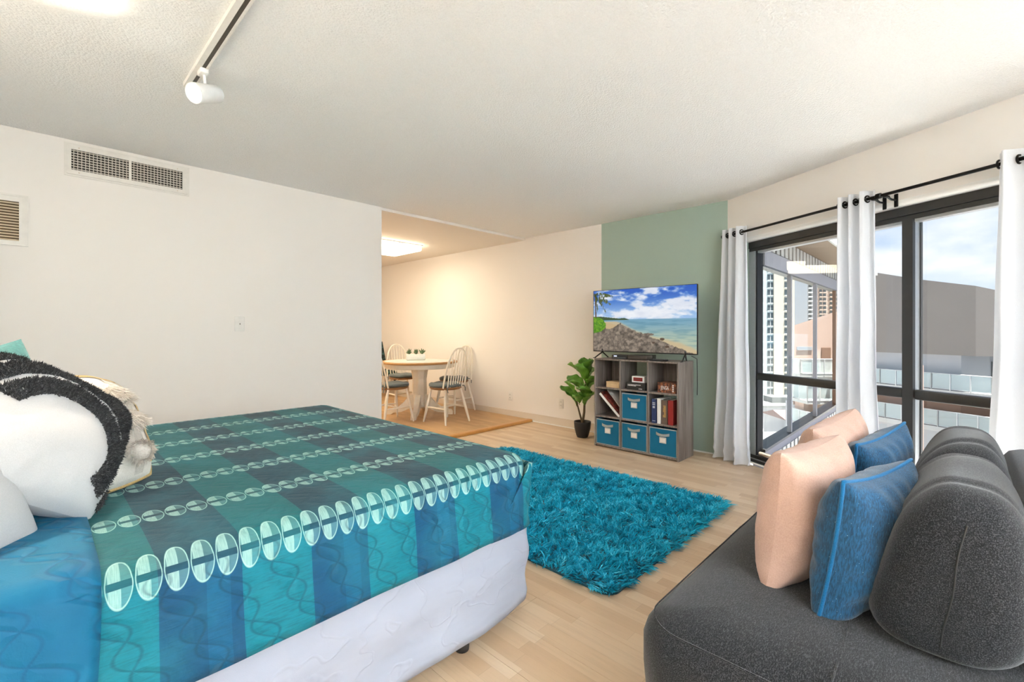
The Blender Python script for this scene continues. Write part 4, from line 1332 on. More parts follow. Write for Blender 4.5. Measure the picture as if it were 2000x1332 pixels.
ca = me.attributes.new('picture', 'FLOAT_COLOR', 'POINT')
ca.data.foreach_set('color', np.concatenate([lin.reshape(-1, 3), np.ones((lin.shape[0] * lin.shape[1], 1))], 1).astype(np.float32).ravel())
t = NT('screen_picture')
t.m.cycles.emission_sampling = 'NONE'
at = t.n('ShaderNodeAttribute'); at.attribute_name = 'picture'
t.p(color=(0.01, 0.01, 0.01), rough=0.35, spec=0.3, emit=at.outputs['Color'], es=0.58)
link('screen', me, t.m, tv)
for s in (-1, 1):
    y = s * hw * 0.80
    MB().tube([(0.0, y, z0 + .03), (-0.005, y, z0 - 0.005), (-0.11, y + 0.02 * s, 0.006), (-0.12, y + 0.02 * s, 0.005)], [0.008, 0.008, 0.006, 0.005], 8).build('stand_leg', M_tvb, tv)
    MB().tube([(0.0, y, z0 - .002), (0.075, y - 0.02 * s, 0.006), (0.085, y - 0.02 * s, 0.005)], [0.008, 0.006, 0.005], 8).build('stand_leg', M_tvb, tv)
    MB().rbox(-0.135, -0.105, y + 0.02 * s - 0.012, y + .02 * s + .012, 0, 0.006, .002, 1).build('stand_foot', M_tvb, tv)
# boxes on top of the shelf
cb = empty('cable_box', SO + Vector((0.05, 0.10, SZ)), 0, 'black set top box on the shelf under the television, plant side', 'set top box')
MB().rbox(0, 0.16, 0, 0.175, 0.003, 0.042, 0.004, 2).build('case', M_tvb, cb)
MB().box(-0.0012, 0.001, 0.115, 0.150, 0.024, 0.036).build('display', emission('led_blue', (0.10, 0.22, 0.65), 0.5, 'NONE'), cb)
MB().box(-0.0008, 0.001, 0.012, 0.165, 0.008, 0.018).build('front_strip', plain('gloss_grey', (0.10, 0.10, 0.10), .15), cb)
vd = empty('disc_player', SO + Vector((0.045, -0.115, SZ)), 0, 'black disc player with brownish front under the middle of the television', 'disc player')
MB().rbox(0, 0.2, 0, 0.205, 0.003, 0.046, 0.003, 2).build('case', plain('player_brown_black', (0.055, 0.043, 0.035), .25), vd)
MB().box(-0.0012, 0.001, 0.0, 0.205, 0.040, 0.046).build('front_strip', M_tvb, vd)
rm = empty('remote_tray', SO + Vector((0.03, -0.33, SZ)), R(8), 'flat glossy black remote control at the window end of the shelf top', 'remote')
MB().rbox(0, 0.055, 0, 0.17, 0.001, 0.018, 0.006, 2).build('case', plain('gloss_black', (0.01, 0.012, 0.015), .12), rm)
bt = MB()
for i in range(3):
    for k in range(6): bt.rbox(0.010 + i * 0.014, 0.019 + i * 0.014, 0.02 + k * 0.022, 0.032 + k * 0.022, 0.017, 0.0195, 0.001, 1)
bt.build('buttons', plain('button_grey', (0.12, 0.13, 0.14), .4), rm)
o = MB().tube([(4.30, 1.775, 0.96), (4.415, 1.772, 0.93), (4.43, 1.775, 0.80), (4.425, 1.772, 0.66), (4.43, 1.776, 0.58)], 0.0035, 6).build('power_cable', M_tvb)
tag(o, 'thin black cable hanging down beside the cube shelf', 'cable')

# ================================================================== POTTED PLANT
pp = empty('potted_plant', (4.30, 3.02, 0), 0, 'fiddle leaf plant with broad green leaves in a dark pot', 'plant')
M_pot = plain('pot_charcoal', (0.022, 0.022, 0.024), 0.5)
pot = MB().lathe([(0.0, 0.0), (0.060, 0.0), (0.072, 0.03), (0.090, 0.10), (0.095, 0.165), (0.094, 0.178), (0.087, 0.178), (0.085, 0.155), (0.0, 0.150)], 32).build('pot', M_pot, pp)
MB().lathe([(0.0, 0.153), (0.04, 0.158), (0.084, 0.152)], 20).build('soil', plain('soil', (0.03, 0.02, 0.014), .95, sc=90, bump=.8), pp)
def leafmat():
    t = NT('leaf_green'); o = t.obj(); x, y, z = t.sep(o)
    v = t.abs(t.sin(t.add(t.mul(y, 110.0), t.mul(t.abs(x), -120.0))))
    f = t.noise(o, 14, 3)
    col = t.mix(f, (0.045, 0.16, 0.012), (0.16, 0.36, 0.035))
    vein = t.mx(t.ss(t.abs(x), 0.003, 0.0), t.mul(t.ss(v, 0.16, 0.0), .5))
    col = t.mix(t.mul(vein, .6), col, (0.26, 0.44, 0.12))
    t.bump(t.sub(f, t.mul(vein, .5)), .3, .006)
    return t.p(color=col, rough=.38, spec=.5)
M_leaf = leafmat()
M_stem = plain('stem_brown', (0.14, 0.10, 0.055), .8, sc=60, bump=.3)
def leafmesh(l, w):
    def fn(u, v):
        a = 2 * u - 1
        wd_ = w / 2 * (math.sin(PI * min(1, v * 0.97 + 0.02)) ** 0.55) * (0.62 + 0.55 * v) * (1 - 0.5 * max(0, v - .85) / .15)
        x = a * wd_
        y = l * v
        z = 0.22 * w * a * a * (0.6 + .4 * v) + 0.06 * l * math.sin(PI * v) - 0.16 * l * v * v + 0.010 * math.sin(v * 17 + a * 2) * abs(a)
        return (x, y, z)
    return MB().grid(fn, 11, 18)
def stem_pts(a, b, sag):
    a = Vector(a); b = Vector(b)
    return [a + (b - a) * k / 5 + Vector((0, 0, sag * math.sin(PI * k / 5))) for k in range(6)]
S1 = [(0.0, 0.0, 0.15), (-0.01, 0.03, 0.26), (-0.02, 0.055, 0.36), (-0.02, 0.06, 0.42)]
S2 = [(0.0, 0.0, 0.15), (0.005, -0.02, 0.28), (0.0, -0.03, 0.42), (0.0, -0.04, 0.56), (0.0, -0.05, 0.66)]
MB().tube(S1, [0.012, 0.010, 0.008, 0.005], 8).build('stem', M_stem, pp)
MB().tube(S2, [0.016, 0.014, 0.011, 0.008, 0.006], 8).build('stem', M_stem, pp)
# (root, direction yaw deg, pitch deg, length, width) ; yaw 90 = +y (towards the dining side), 180 = towards camera side
LEAVES = [((-0.02, 0.06, 0.40), 105, 62, 0.23, 0.20, 25), ((-0.02, 0.06, 0.38), 92, 40, 0.26, 0.15, -10), ((-0.02, 0.05, 0.33), 80, 45, 0.27, 0.13, 20),
          ((-0.01, 0.03, 0.36), 200, 40, 0.20, 0.13, 0), ((0.0, -0.03, 0.40), 215, 55, 0.21, 0.17, -25), ((0.0, -0.03, 0.36), 255, 48, 0.21, 0.14, 10),
          ((0.0, -0.03, 0.33), 160, 70, 0.17, 0.09, 0), ((0.0, -0.05, 0.62), 110, 50, 0.26, 0.19, 15), ((0.0, -0.05, 0.55), 95, 28, 0.25, 0.17, -20),
          ((0.0, -0.05, 0.60), 170, 58, 0.25, 0.21, 0), ((0.0, -0.05, 0.65), 240, 66, 0.24, 0.20, 20), ((0.0, -0.05, 0.56), 265, 40, 0.22, 0.18, 0), ((0.0, -0.05, 0.66), 60, 72, 0.22, 0.18, 0), ((0.0, -0.04, 0.48), 120, 45, 0.20, 0.15, 30), ((0, -.04, .5), 330, 45, .2, .16, 0), ((0, -.04, .62), 20, 45, .22, .17, 0), ((0.0, -0.04, 0.46), 195, 35, 0.2, 0.15, 0)]
for (p, yaw, pit, l, w_, rl) in LEAVES:
    me = leafmesh(l, w_).mesh('leaf'); me.materials.append(M_leaf)
    lf = link('leaf', me, None, pp)
    d = Vector((math.cos(R(yaw)) * math.cos(R(pit)), math.sin(R(yaw)) * math.cos(R(pit)), math.sin(R(pit))))
    xa = Vector((0, 0, 1)).cross(d).normalized() * -1
    za = xa.cross(d)
    M3 = Matrix((xa, d, za)).transposed() @ Matrix.Rotation(R(rl), 3, 'Y')
    lf.rotation_euler = M3.to_euler()
    lf.location = Vector(p) + d * 0.03
    solid(lf, 0.0012)
    MB().tube([Vector(p), Vector(p) + d * 0.035], 0.004, 6).build('leaf_stalk', M_stem, pp)
# ================================================================== DINING SET
DZ = 0.022
M_dwhite = plain('painted_wood_white', (0.80, 0.74, 0.64), 0.4, sc=20)
M_oak = plain('oak_edge', (0.48, 0.25, 0.085), 0.4, sc=25, var=.15)
M_tile = plain('table_tile_pale', (0.62, 0.66, 0.62), 0.25, sc=12)
M_pad = fabric('seat_pad_grey', (0.13, 0.155, 0.155), (0.085, 0.10, 0.105), 200, .3, .2)
M_seatw = plain('seat_wood_brown', (0.26, 0.12, 0.04), 0.45, sc=25, var=.15)
tc = (3.79, 5.45, DZ)
tb = empty('dining_table', tc, 0, 'round white pedestal dining table with wood rimmed top', 'table')
TR = 0.535
MB().lathe([(0.0, 0.722), (TR - 0.03, 0.722), (TR, 0.728), (TR, 0.748), (TR - 0.012, 0.754), (TR - 0.05, 0.754)], 48).build('top_rim', M_oak, tb)
MB().lathe([(0.0, 0.7555), (TR - 0.052, 0.7545)], 48).build('top_inlay', M_tile, tb)
MB().lathe([(0.0, 0.66), (TR - 0.055, 0.66), (TR - 0.05, 0.665), (TR - 0.05, 0.722)], 48).build('apron', M_dwhite, tb)
MB().lathe([(0.0, 0.10), (0.085, 0.10), (0.095, 0.14), (0.088, 0.22), (0.105, 0.30), (0.10, 0.50), (0.115, 0.60), (0.13, 0.66)], 8, smooth=False).build('pedestal', M_dwhite, tb)
for k in range(4):
    a = R(45 + 90 * k)
    M_ = Matrix.Rotation(a, 4, 'Z')
    prof = [(0.05, 0.30), (0.14, 0.26), (0.22, 0.17), (0.32, 0.085), (0.45, 0.065), (0.47, 0.03), (0.47, 0.0), (0.40, 0.0), (0.36, 0.025), (0.25, 0.035), (0.15, 0.08), (0.05, 0.10)]
    v_ = [(x, s, z) for s in (-0.035, 0.035) for x, z in prof]
    n_ = len(prof)
    fs = [list(range(n_)), list(range(2 * n_ - 1, n_ - 1, -1))] + [(i, n_ + i, n_ + (i + 1) % n_, (i + 1) % n_) for i in range(n_)]
    MB().add(v_, fs).xf(M_).build('foot', M_dwhite, tb)

def make_chair(label):
    c = empty('windsor_chair', (0, 0, 0), 0, label, 'chair', 'white spindle back chairs round the dining table')
    # faces +y
    seat = MB()
    prof = [(0, 0.425), (0.185, 0.425), (0.205, 0.437), (0.205, 0.452), (0.19, 0.458), (0.0, 0.450)]
    seat.lathe(prof, 28); seat.v = [(x * 1.02, y * (0.98 if y < 0 else 1.03), z) for x, y, z in seat.v]
    seat.build('seat', M_seatw, c)
    pad = MB().lathe([(0, 0.457), (0.18, 0.457), (0.205, 0.468), (0.205, 0.488), (0.18, 0.502), (0.10, 0.499), (0, 0.495)], 28)
    pad.v = [(x * 1.04, y * 1.02 + 0.012, z + 0.006 * math.sin(x * 40)) for x, y, z in pad.v]
    pad.build('seat_pad', M_pad, c)
    for (sx, sy) in ((-1, 1), (1, 1), (-1, -1), (1, -1)):
        a = Vector((0.135 * sx, 0.13 * sy, 0.43)); b = Vector((0.205 * sx, (0.20 if sy > 0 else 0.225) * sy, 0.0))
        pts = [a + (b - a) * f_ for f_ in (0, 0.12, 0.45, 0.7, 0.95, 1)]
        MB().tube(pts, [0.012, 0.015, 0.019, 0.017, 0.012, 0.011], 10).build('leg', M_dwhite, c)
    z_ = 0.19; f_ = (0.43 - z_) / 0.43
    lx = 0.135 + 0.07 * f_
    for s in (-1, 1):
        MB().tube([(lx * s, 0.17, z_), (lx * s, 0.02, z_ + .004), (lx * s, -0.18, z_)], [0.008, 0.013, 0.008], 8).build('stretcher', M_dwhite, c)
    MB().tube([(-lx, 0.0, z_), (0, 0, z_ + .004), (lx, 0.0, z_)], [0.008, 0.013, 0.008], 8).build('stretcher', M_dwhite, c)
    # bow
    def bow(a):
        x = 0.185 * math.copysign(abs(math.cos(a)) ** 0.8, math.cos(a)); h = 0.455 + 0.50 * math.sin(a) ** 0.85 if math.sin(a) > 0 else 0.455
        return Vector((x, -0.155 - 0.20 * (h - 0.455) , h))
    MB().tube([bow(PI * k / 24) for k in range(25)], 0.0115, 8).build('bow', M_dwhite, c)
    for k in range(7):
        xb = -0.12 + 0.04 * k; xt = xb * 1.15
        a = math.acos(max(-1, min(1, math.copysign(abs(xt / 0.185) ** 1.25, xt))))
        top = bow(a)
        MB().tube([(xb, -0.165, 0.452), ((xb + top.x) / 2, (-0.165 + top.y) / 2 - 0.004, (0.452 + top.z) / 2), top], [0.0062, 0.0075, 0.005], 6).build('spindle', M_dwhite, c)
    for s in (-1, 1):
        MB().tube([(0.13 * s, -0.15, 0.47), (0.15 * s, -0.19, 0.465), (0.155 * s, -0.20, 0.44), (0.15 * s, -0.205, 0.40)], 0.006, 6).build('pad_tie', M_pad, c)
    return c
ch0 = make_chair('spindle back chair on the camera side of the round table, back turned to the room')
spots = [((3.72, 4.76), 4, None), ((4.30, 5.30), 96, 'spindle back chair between the round table and the cream wall'),
         ((3.24, 5.28), -92, 'spindle back chair partly hidden by the white partition edge'), ((4.02, 6.24), 170, 'spindle back chair on the far side of the round table')]
for (xy, a, lb_) in spots:
    c = ch0 if lb_ is None else copy_tree(ch0)
    if lb_: c['label'] = lb_
    c.location = (xy[0], xy[1], DZ); c.rotation_euler = (0, 0, R(a))

# dark green chair further back
gc = empty('dark_chair', (4.22, 7.25, DZ), R(172), 'dark green patterned upholstered chair beyond the dining table', 'chair')
def dgreen():
    t = NT('upholstery_dark_green'); o = t.obj(); f = t.noise(o, 22, 3)
    col = t.mix(t.ss(f, .5, .62), (0.010, 0.022, 0.022), (0.05, 0.12, 0.11))
    return t.p(color=col, rough=.85)
M_dg = dgreen()
MB().rbox(-0.22, 0.22, -0.22, 0.22, 0.40, 0.48, 0.03, 3).build('seat', M_dg, gc)
MB().grid(lambda u, v: ((u - .5) * (0.42 - 0.14 * v), -0.20 - 0.06 * v - 0.02 * math.cos(PI * (u - .5)), 0.46 + 0.52 * v), 10, 10).build('backrest', M_dg, gc)
solid([o for o in gc.children if o.name.startswith('backrest')][0], 0.06)
for (sx, sy) in ((-1, 1), (1, 1), (-1, -1), (1, -1)):
    MB().tube([(0.18 * sx, 0.18 * sy, 0.41), (0.2 * sx, 0.2 * sy, 0)], [0.02, 0.014], 8).build('leg', M_leg, gc)

# planter with succulents
pz = tc[2] + 0.7565
pln = empty('succulent_planter', (3.83, 5.60, pz), R(-36), 'white oblong planter with three succulents on the dining table', 'planter')
MB().rbox(-0.135, 0.135, -0.045, 0.045, 0, 0.085, 0.01, 2).build('trough', plain('ceramic_white', (0.78, 0.76, 0.72), .35, bump=.3, sc=60), pln)
M_succ = plain('succulent_green', (0.13, 0.20, 0.10), .6, sc=50, var=.2)
for k, x in enumerate((-0.09, 0.0, 0.09)):
    s = MB()
    r2 = random.Random(k)
    for j in range(26):
        a = r2.uniform(0, 2 * PI); e = r2.uniform(0.35, 1.45); l = r2.uniform(0.045, 0.085)
        d = Vector((math.cos(a) * math.cos(e), math.sin(a) * math.cos(e), math.sin(e)))
        p = Vector((x, 0, 0.085))
        s.tube([p, p + d * l * .5 + Vector((0, 0, .004)), p + d * l], [0.006, 0.009, 0.001], 5)
    s.build('succulent', M_succ, pln)

# ================================================================== SOFA
def sofa_mat():
    t = NT('sofa_charcoal_weave'); o = t.obj()
    f1 = t.noise(t.scale(o, (60, 260, 260)), 1.6, 3, 0.65)
    f2 = t.noise(t.scale(o, (420, 420, 420)), 1.0, 2, 0.6)
    col = t.ramp(t.add(t.mul(f1, .6), t.mul(f2, .4)), [(0.38, (0.004, 0.004, 0.005)), (0.5, (0.014, 0.014, 0.016)), (0.62, (0.066, 0.066, 0.070))])
    t.bump(t.add(f1, f2), .35, .0025)
    return t.p(color=col, rough=.85, spec=.25, sheen=.30, sheenr=.4)
M_sofa = sofa_mat()
sofa = empty('sofa', (1.95, 0.12, 0), 0, 'charcoal grey armless sofa with a low padded back in front of the window', 'sofa')
sf = Vector((1.95, 0.12, 0))
def sopart(name, mb, mat=M_sofa):
    o = mb.build(name, mat); o.parent = sofa; o.matrix_parent_inverse = Matrix.Translation(-sf)
    return o
def s_wob(p, f, i):
    nz = mnoise.noise(Vector((p.x * 3.5, p.y * 3.5, p.z * 3)))
    return p + Vector((0, 0, 0.006 * nz if p.z > 0.3 else 0))
SXA, SXB, SYA, SYB = 1.135, 2.76, -0.46, 0.655
prs = [(0.30, 0.432), (0.20, 0.434), (0.13, 0.430), (0.09, 0.424), (0.055, 0.412), (0.028, 0.394), (0.010, 0.37), (0.0, 0.34), (0.0, 0.27), (0.006, 0.20), (0.02, 0.14), (0.045, 0.115), (0.08, 0.11)]
seat = swept(SXA, SXB, SYA, SYB, 0.14, prs, True, s_wob, 30)
sopart('seat', seat)
ring0 = rrect(SXA + .03, SXB - .03, SYA + .03, SYB - .03, 0.11, 8, 30)
sopart('seat_seam', MB().tube([(x, y, 0.398 + 0.004 * mnoise.noise(Vector((x * 5, y * 5, 0)))) for x, y in ring0] + [(ring0[0][0], ring0[0][1], 0.398)], 0.0025, 5, caps=False))
sopart('top_seam', MB().tube([(1.20, 0.19, 0.433), (1.5, 0.195, 0.4325), (2.0, 0.19, 0.4325), (2.7, 0.19, 0.432)], 0.0022, 5))
sopart('base', MB().rbox(SXA + .06, SXB - .06, SYA + .06, SYB - .06, 0.06, 0.12, 0.01, 2), plain('sofa_base_black', (0.02, 0.02, 0.02), .8))
for (lx, ly) in ((1.28, 0.52), (1.28, -0.32), (2.6, 0.52), (2.6, -0.32)):
    sopart('leg', MB().lathe([(0.0, 0.0), (0.02, 0.0), (0.028, 0.065), (0, 0.065)], 14, c=(lx, ly, 0)), M_leg)
prb = [(0.10, 0.752), (0.06, 0.750), (0.03, 0.738), (0.010, 0.71), (0.0, 0.67), (0.0, 0.55), (0.004, 0.44), (0.01, 0.40)]
sopart('backrest', swept(1.50, 2.66, -0.47, -0.125, 0.07, prb, True, None, 16))

def back_cushion(x0, x1, cy, cz, hy, hz, lean, label, seed):
    root = empty('back_cushion', ((x0 + x1) / 2, cy, 0.434), 0, label, 'cushion', 'charcoal back cushions on the sofa')
    hl = (x1 - x0) / 2
    def fn(u, v):
        s = 2 * v - 1
        ss_ = math.copysign(1 - (1 - abs(s)) ** 1.7, s)
        k = max(0.0, 1 - abs(ss_) ** 7) ** 0.36
        a = 2 * PI * u
        c_, s__ = math.cos(a), math.sin(a)
        y = math.copysign(abs(c_) ** (0.72 if s__ > 0 else 0.5), c_) * hy * k
        zz = math.copysign(abs(s__) ** (0.72 if s__ > 0 else 0.45), s__) * hz
        kz = max(0.0, 1 - abs(ss_) ** 7) ** 0.33
        zz *= kz if s__ > 0 else (0.80 + 0.20 * kz) if abs(ss_) < .999 else 0.0
        if abs(ss_) >= 0.999: zz = zz * 0
        x = ss_ * hl
        crease = -0.010 * math.exp(-((abs(ss_) - 0.52) / 0.05) ** 2) - 0.006 * math.exp(-((abs(ss_) - 0.60) / 0.03) ** 2)
        if s__ > 0: zz += crease; 
        y *= 1 + crease * 3
        y += mnoise.noise(Vector((x * 6 + seed, y * 6, zz * 6))) * 0.010
        zz += mnoise.noise(Vector((x * 5 + seed, y * 8, 4))) * 0.008
        y *= 1.0 + 0.24 * (-zz / hz)
        y -= lean * (zz + hz)
        return (x, y, max(zz + hz, 0.002 + 0.0 * abs(y)))
    mb = MB().grid(fn, 56, 60, closed_u=True)
    mb.build('cover', M_sofa, root)
    pts = [Vector(fn(0.25 + 0.0 * k, 0.001 + 0.0 * k)) for k in range(1)]
    # vertical seam down the end nearest the camera
    sp = []
    for k in range(16):
        zz = 0.03 + (2 * hz - 0.10) * k / 15
        q = (zz - hz) / hz
        kk = max(0.02, 1 - abs(q) ** 4) ** 0.25
        sp.append((-hl * (0.93 + 0.055 * kk) - 0.004, -lean * zz + 0.002 * math.sin(k * .7), zz))
    MB().tube(sp, 0.0022, 5).build('seam', M_leg, root)
    return root
back_cushion(1.435, 2.02, 0.025, 0, 0.135, 0.201, 0.14, 'big charcoal back cushion nearest the camera on the sofa', 1)
back_cushion(2.03, 2.60, 0.015, 0, 0.13, 0.20, 0.14, 'charcoal back cushion at the window end of the sofa', 7)

M_pink = fabric('pillow_blush_linen', (0.60, 0.395, 0.315), (0.52, 0.325, 0.25), 260, .3, .2, blotch=.2)
def bluepil():
    t = NT('pillow_blue_slub'); o = t.obj()
    f = t.noise(t.scale(o, (300, 300, 60)), 1, 3, .6)
    sp = t.noise(o, 320, 1)
    col = t.mix(t.ss(f, .35, .65), (0.004, 0.035, 0.080), (0.008, 0.090, 0.195))
    col = t.mix(t.ss(sp, .74, .80), col, (0.25, 0.42, 0.55))
    t.bump(f, .4, .002)
    return t.p(color=col, rough=.75, spec=.3, sheen=.3)
M_bpil = bluepil()
M_bpipe = fabric('piping_bright_blue', (0.008, 0.14, 0.32), None, 300, .2, .2)
def spillow(label, c, yaw, tilt, roll, mat, size, t_, seed, pipe=None, pinch=0.09):
    r_ = empty('sofa_pillow', (0, 0, 0), 0, label, 'pillow', 'throw pillows on the sofa')
    pillow_mb(size, size, t_, seed, pinch=pinch, puff=.40, wr=0.010).build('cover', mat, r_)
    if pipe: piping_mb(size, size, t_, 0.0055, pinch=pinch, puff=.40).build('piping', pipe, r_)
    place(r_, c, yaw, tilt, roll)
spillow('blush pink linen pillow standing nearest the camera on the sofa seat', (1.735, 0.345, 0.627), R(-11), R(-6), R(0), M_pink, 0.43, 0.21, 31)
spillow('blue pillow with bright piping nearest the camera on the sofa', (1.655, 0.178, 0.607), R(-16), R(-9), R(0), M_bpil, 0.41, 0.185, 41, M_bpipe)
spillow('blush pink linen pillow at the window end of the sofa', (2.27, 0.36, 0.635), R(-10), R(-6), R(-5), M_pink, 0.43, 0.20, 51)
spillow('blue pillow with bright piping at the window end of the sofa', (2.20, 0.215, 0.62), R(-14), R(-9), R(-5), M_bpil, 0.41, 0.17, 61, M_bpipe)
# ================================================================== OUTSIDE
CA = R(43.8)
def city(lat, dep, z):
    """street grid outside the window: lat across the view of the street, dep away from the flat"""
    return Vector((math.cos(CA) * dep + math.sin(CA) * lat, math.sin(CA) * dep - math.cos(CA) * lat, z))
CM = Matrix.Rotation(CA - PI / 2, 4, 'Z')      # x -> lat, y -> dep
def cmb(mb): return mb.xf(CM)

M_conc = plain('concrete_grey', (0.40, 0.395, 0.38), .9, sc=.15, var=.15)
M_sea = plain('sea_blue', (0.20, 0.38, 0.55), .4, sc=.01)
M_tan = plain('render_tan', (0.163, 0.143, 0.128), .9, sc=.6)
M_pinkw = plain('render_pink', (0.42, 0.29, 0.235), .9, sc=.6)
M_towA = plain('tower_pale_blue', (0.322, 0.374, 0.386), .8, sc=.3)
M_towC = plain('tower_cream', (0.360, 0.331, 0.274), .8, sc=.3)
M_wing = plain('tower_window', (0.05, 0.065, 0.07), .25, sc=.5, var=.25)
M_wsill = plain('tower_sill_white', (0.468, 0.480, 0.480), .7, sc=.5)
M_towB = plain('tower_buff', (0.302, 0.228, 0.188), .85, sc=.3)
M_bwhite = plain('wall_white_outside', (0.288, 0.288, 0.300), .8, sc=.5)
M_railw = plain('railing_white', (0.400, 0.400, 0.400), .5)
M_brown = plain('door_brown', (0.168, 0.084, 0.052), .7, sc=2)
M_roofg = plain('roof_light_grey', (0.15, 0.155, 0.15), .85, sc=.4, var=.12)
M_darkr = plain('opening_dark', (0.06, 0.075, 0.08), .6)

gp = cmb(MB().box(-400, 900, 14, 420, -24.5, -24)).build('ground', M_conc); tag(gp, 'pale concrete ground of the city far below the window', 'ground', kind='structure')
sp_ = cmb(MB().box(-1500, 3500, 420, 2900, -24.8, -24.3)).build('sea', M_sea); tag(sp_, 'strip of blue sea on the horizon', 'sea', kind='structure')

# tower with grid windows
ta = empty('apartment_tower', city(91, 160, -24), CA - PI / 2, 'pale blue and cream high rise with a grid of windows', 'building')
k16 = 160 / 897.0
def lat16(u): return (u - 1000) * k16 - 91
MB().box(lat16(1425), lat16(1510), 0, 18, 0, 72).build('wall', M_towA, ta)
MB().box(lat16(1510), lat16(1550), -0.5, 17, 0, 72).build('wall_bay', M_towC, ta)
wn_ = {}
cols = [(1444, 1453, 0), (1462, 1471, 0), (1480.5, 1490, 0), (1499, 1509.5, 0), (1530.5, 1544, 1)]
for ci, (u0, u1, bay) in enumerate(cols):
    w_ = (u1 - u0) * k16
    yy = -0.5 if bay else 0.0
    me = MB().box(0, w_, -0.12, 0.05, 0, 1.85).mesh('window'); ms = MB().box(-0.08, w_ + .08, -0.3, 0.02, -0.25, 0).mesh('window_sill')
    mm = MB().box(w_ * .46, w_ * .54, -0.16, 0.02, 0, 1.85).mesh('window_bar')
    for r_ in range(25):
        z_ = 3.0 + r_ * 2.66
        wd = link('window', me, M_wing, ta, (lat16(u0), yy, z_))
        link('window_sill', ms, M_wsill, wd, (0, 0, 0))
        link('window_bar', mm, M_wsill, wd, (0, 0, 0))

# second tower with balconies
tb_ = empty('balcony_tower', city(203, 300, -24), CA - PI / 2, 'distant buff high rise with rows of dark balcony windows', 'building')
k30 = 300 / 897.0
def lat30(u): return (u - 1000) * k30 - 203
MB().box(lat30(1577), lat30(1596), 0, 20, 0, 84).build('wall_bay', M_bwhite, tb_)
MB().box(lat30(1596), lat30(1660), 1, 20, 0, 84).build('wall', M_towB, tb_)
for ci, (u0, u1, yy) in enumerate([(1579, 1585, 0), (1589, 1593.5, 0), (1602, 1607, 1), (1609.5, 1615, 1), (1622, 1629, 1), (1633, 1638, 1), (1644, 1650, 1)]):
    w_ = (u1 - u0) * k30
    me = MB().box(0, w_, -0.2, 0.1, 0, 1.7).mesh('window'); ms = MB().box(-0.3, w_ + .3, -1.0, 0.0, -0.7, 0).mesh('balcony')
    for r_ in range(18):
        z_ = 31 + r_ * 2.8
        wd = link('window', me, M_wing, tb_, (lat30(u0), yy, z_))
        link('balcony', ms, M_wsill if ci < 2 else M_towB, wd, (0, 0, 0))

# railing helper (posts, top rail, glass)
def clear_mat():
    t = NT('balcony_glass'); t.t.nodes.remove(t.b)
    tr_ = t.n('ShaderNodeBsdfTransparent'); tr_.inputs[0].default_value = (0.86, 0.92, 0.92, 1)
    df = t.n('ShaderNodeBsdfDiffuse'); df.inputs[0].default_value = (0.6, 0.66, 0.66, 1)
    mx = t.n('ShaderNodeMixShader'); mx.inputs[0].default_value = 0.35
    t.t.links.new(tr_.outputs[0], mx.inputs[1]); t.t.links.new(df.outputs[0], mx.inputs[2]); t.t.links.new(mx.outputs[0], t.out.inputs[0])
    return t.m
M_bglass = clear_mat()
def railing(parent, pts, z, h, step, pr=0.035):
    """pts in parent's own lat/dep frame"""
    for a, b in zip(pts[:-1], pts[1:]):
        a = Vector((a[0], a[1], 0)); b = Vector((b[0], b[1], 0)); L_ = (b - a).length
        n_ = max(1, round(L_ / step))
        MB().tube([a + Vector((0, 0, z + h)), b + Vector((0, 0, z + h))], pr, 6).build('top_rail', M_railw, parent)
        MB().tube([a + Vector((0, 0, z + .08)), b + Vector((0, 0, z + .08))], pr * .7, 6).build('bottom_rail', M_railw, parent)
        for k in range(n_ + 1):
            p = a + (b - a) * k / n_
            MB().box(p.x - pr, p.x + pr, p.y - pr, p.y + pr, z, z + h).build('rail_post', M_railw, parent)
        d = (b - a).normalized(); n2 = Vector((-d.y, d.x, 0)) * 0.008
        for k in range(n_):
            p = a + (b - a) * (k / n_) + d * 0.05; q = a + (b - a) * ((k + 1) / n_) - d * 0.05
            vs = [p - n2, q - n2, q + n2, p + n2]
            MB().prism([(v.x, v.y) for v in vs], z + .1, z + h - .04).build('glass_panel', M_bglass, parent)

# pink stepped building
pk = empty('pink_building', city(0, 45, -24), CA - PI / 2, 'pink rendered building with a sloping roof line and railed terraces', 'building')
k45 = 45 / 897.0
def l45(u): return (u - 1000) * k45
def z45(v): return 1.2 + (646 - v) * k45 + 24
pts = [(l45(1549), z45(790)), (l45(1552), z45(635)), (l45(1640), z45(606)), (l45(1730), z45(575)), (l45(1730), z45(790))]
n_ = len(pts)
vs = [(x + y * 0.62, y, z) for y in (0, 6) for x, z in pts]
fs = [list(range(n_))[::-1], list(range(n_, 2 * n_))] + [(i, (i + 1) % n_, n_ + (i + 1) % n_, n_ + i) for i in range(n_)]
MB().add(vs, fs).build('wall', M_pinkw, pk)
MB().box(l45(1552), l45(1740), -0.5, 1.5, 0, z45(786)).build('podium', M_bwhite, pk)
MB().box(l45(1604), l45(1622), -0.06, 0.02, z45(722), z45(679)).build('door', M_brown, pk)
MB().box(l45(1556), l45(1586), -0.06, 0.02, z45(684), z45(677)).build('window', M_bwhite, pk)
MB().box(l45(1568), l45(1600), -0.05, 0.02, z45(727), z45(705)).build('window', M_darkr, pk)
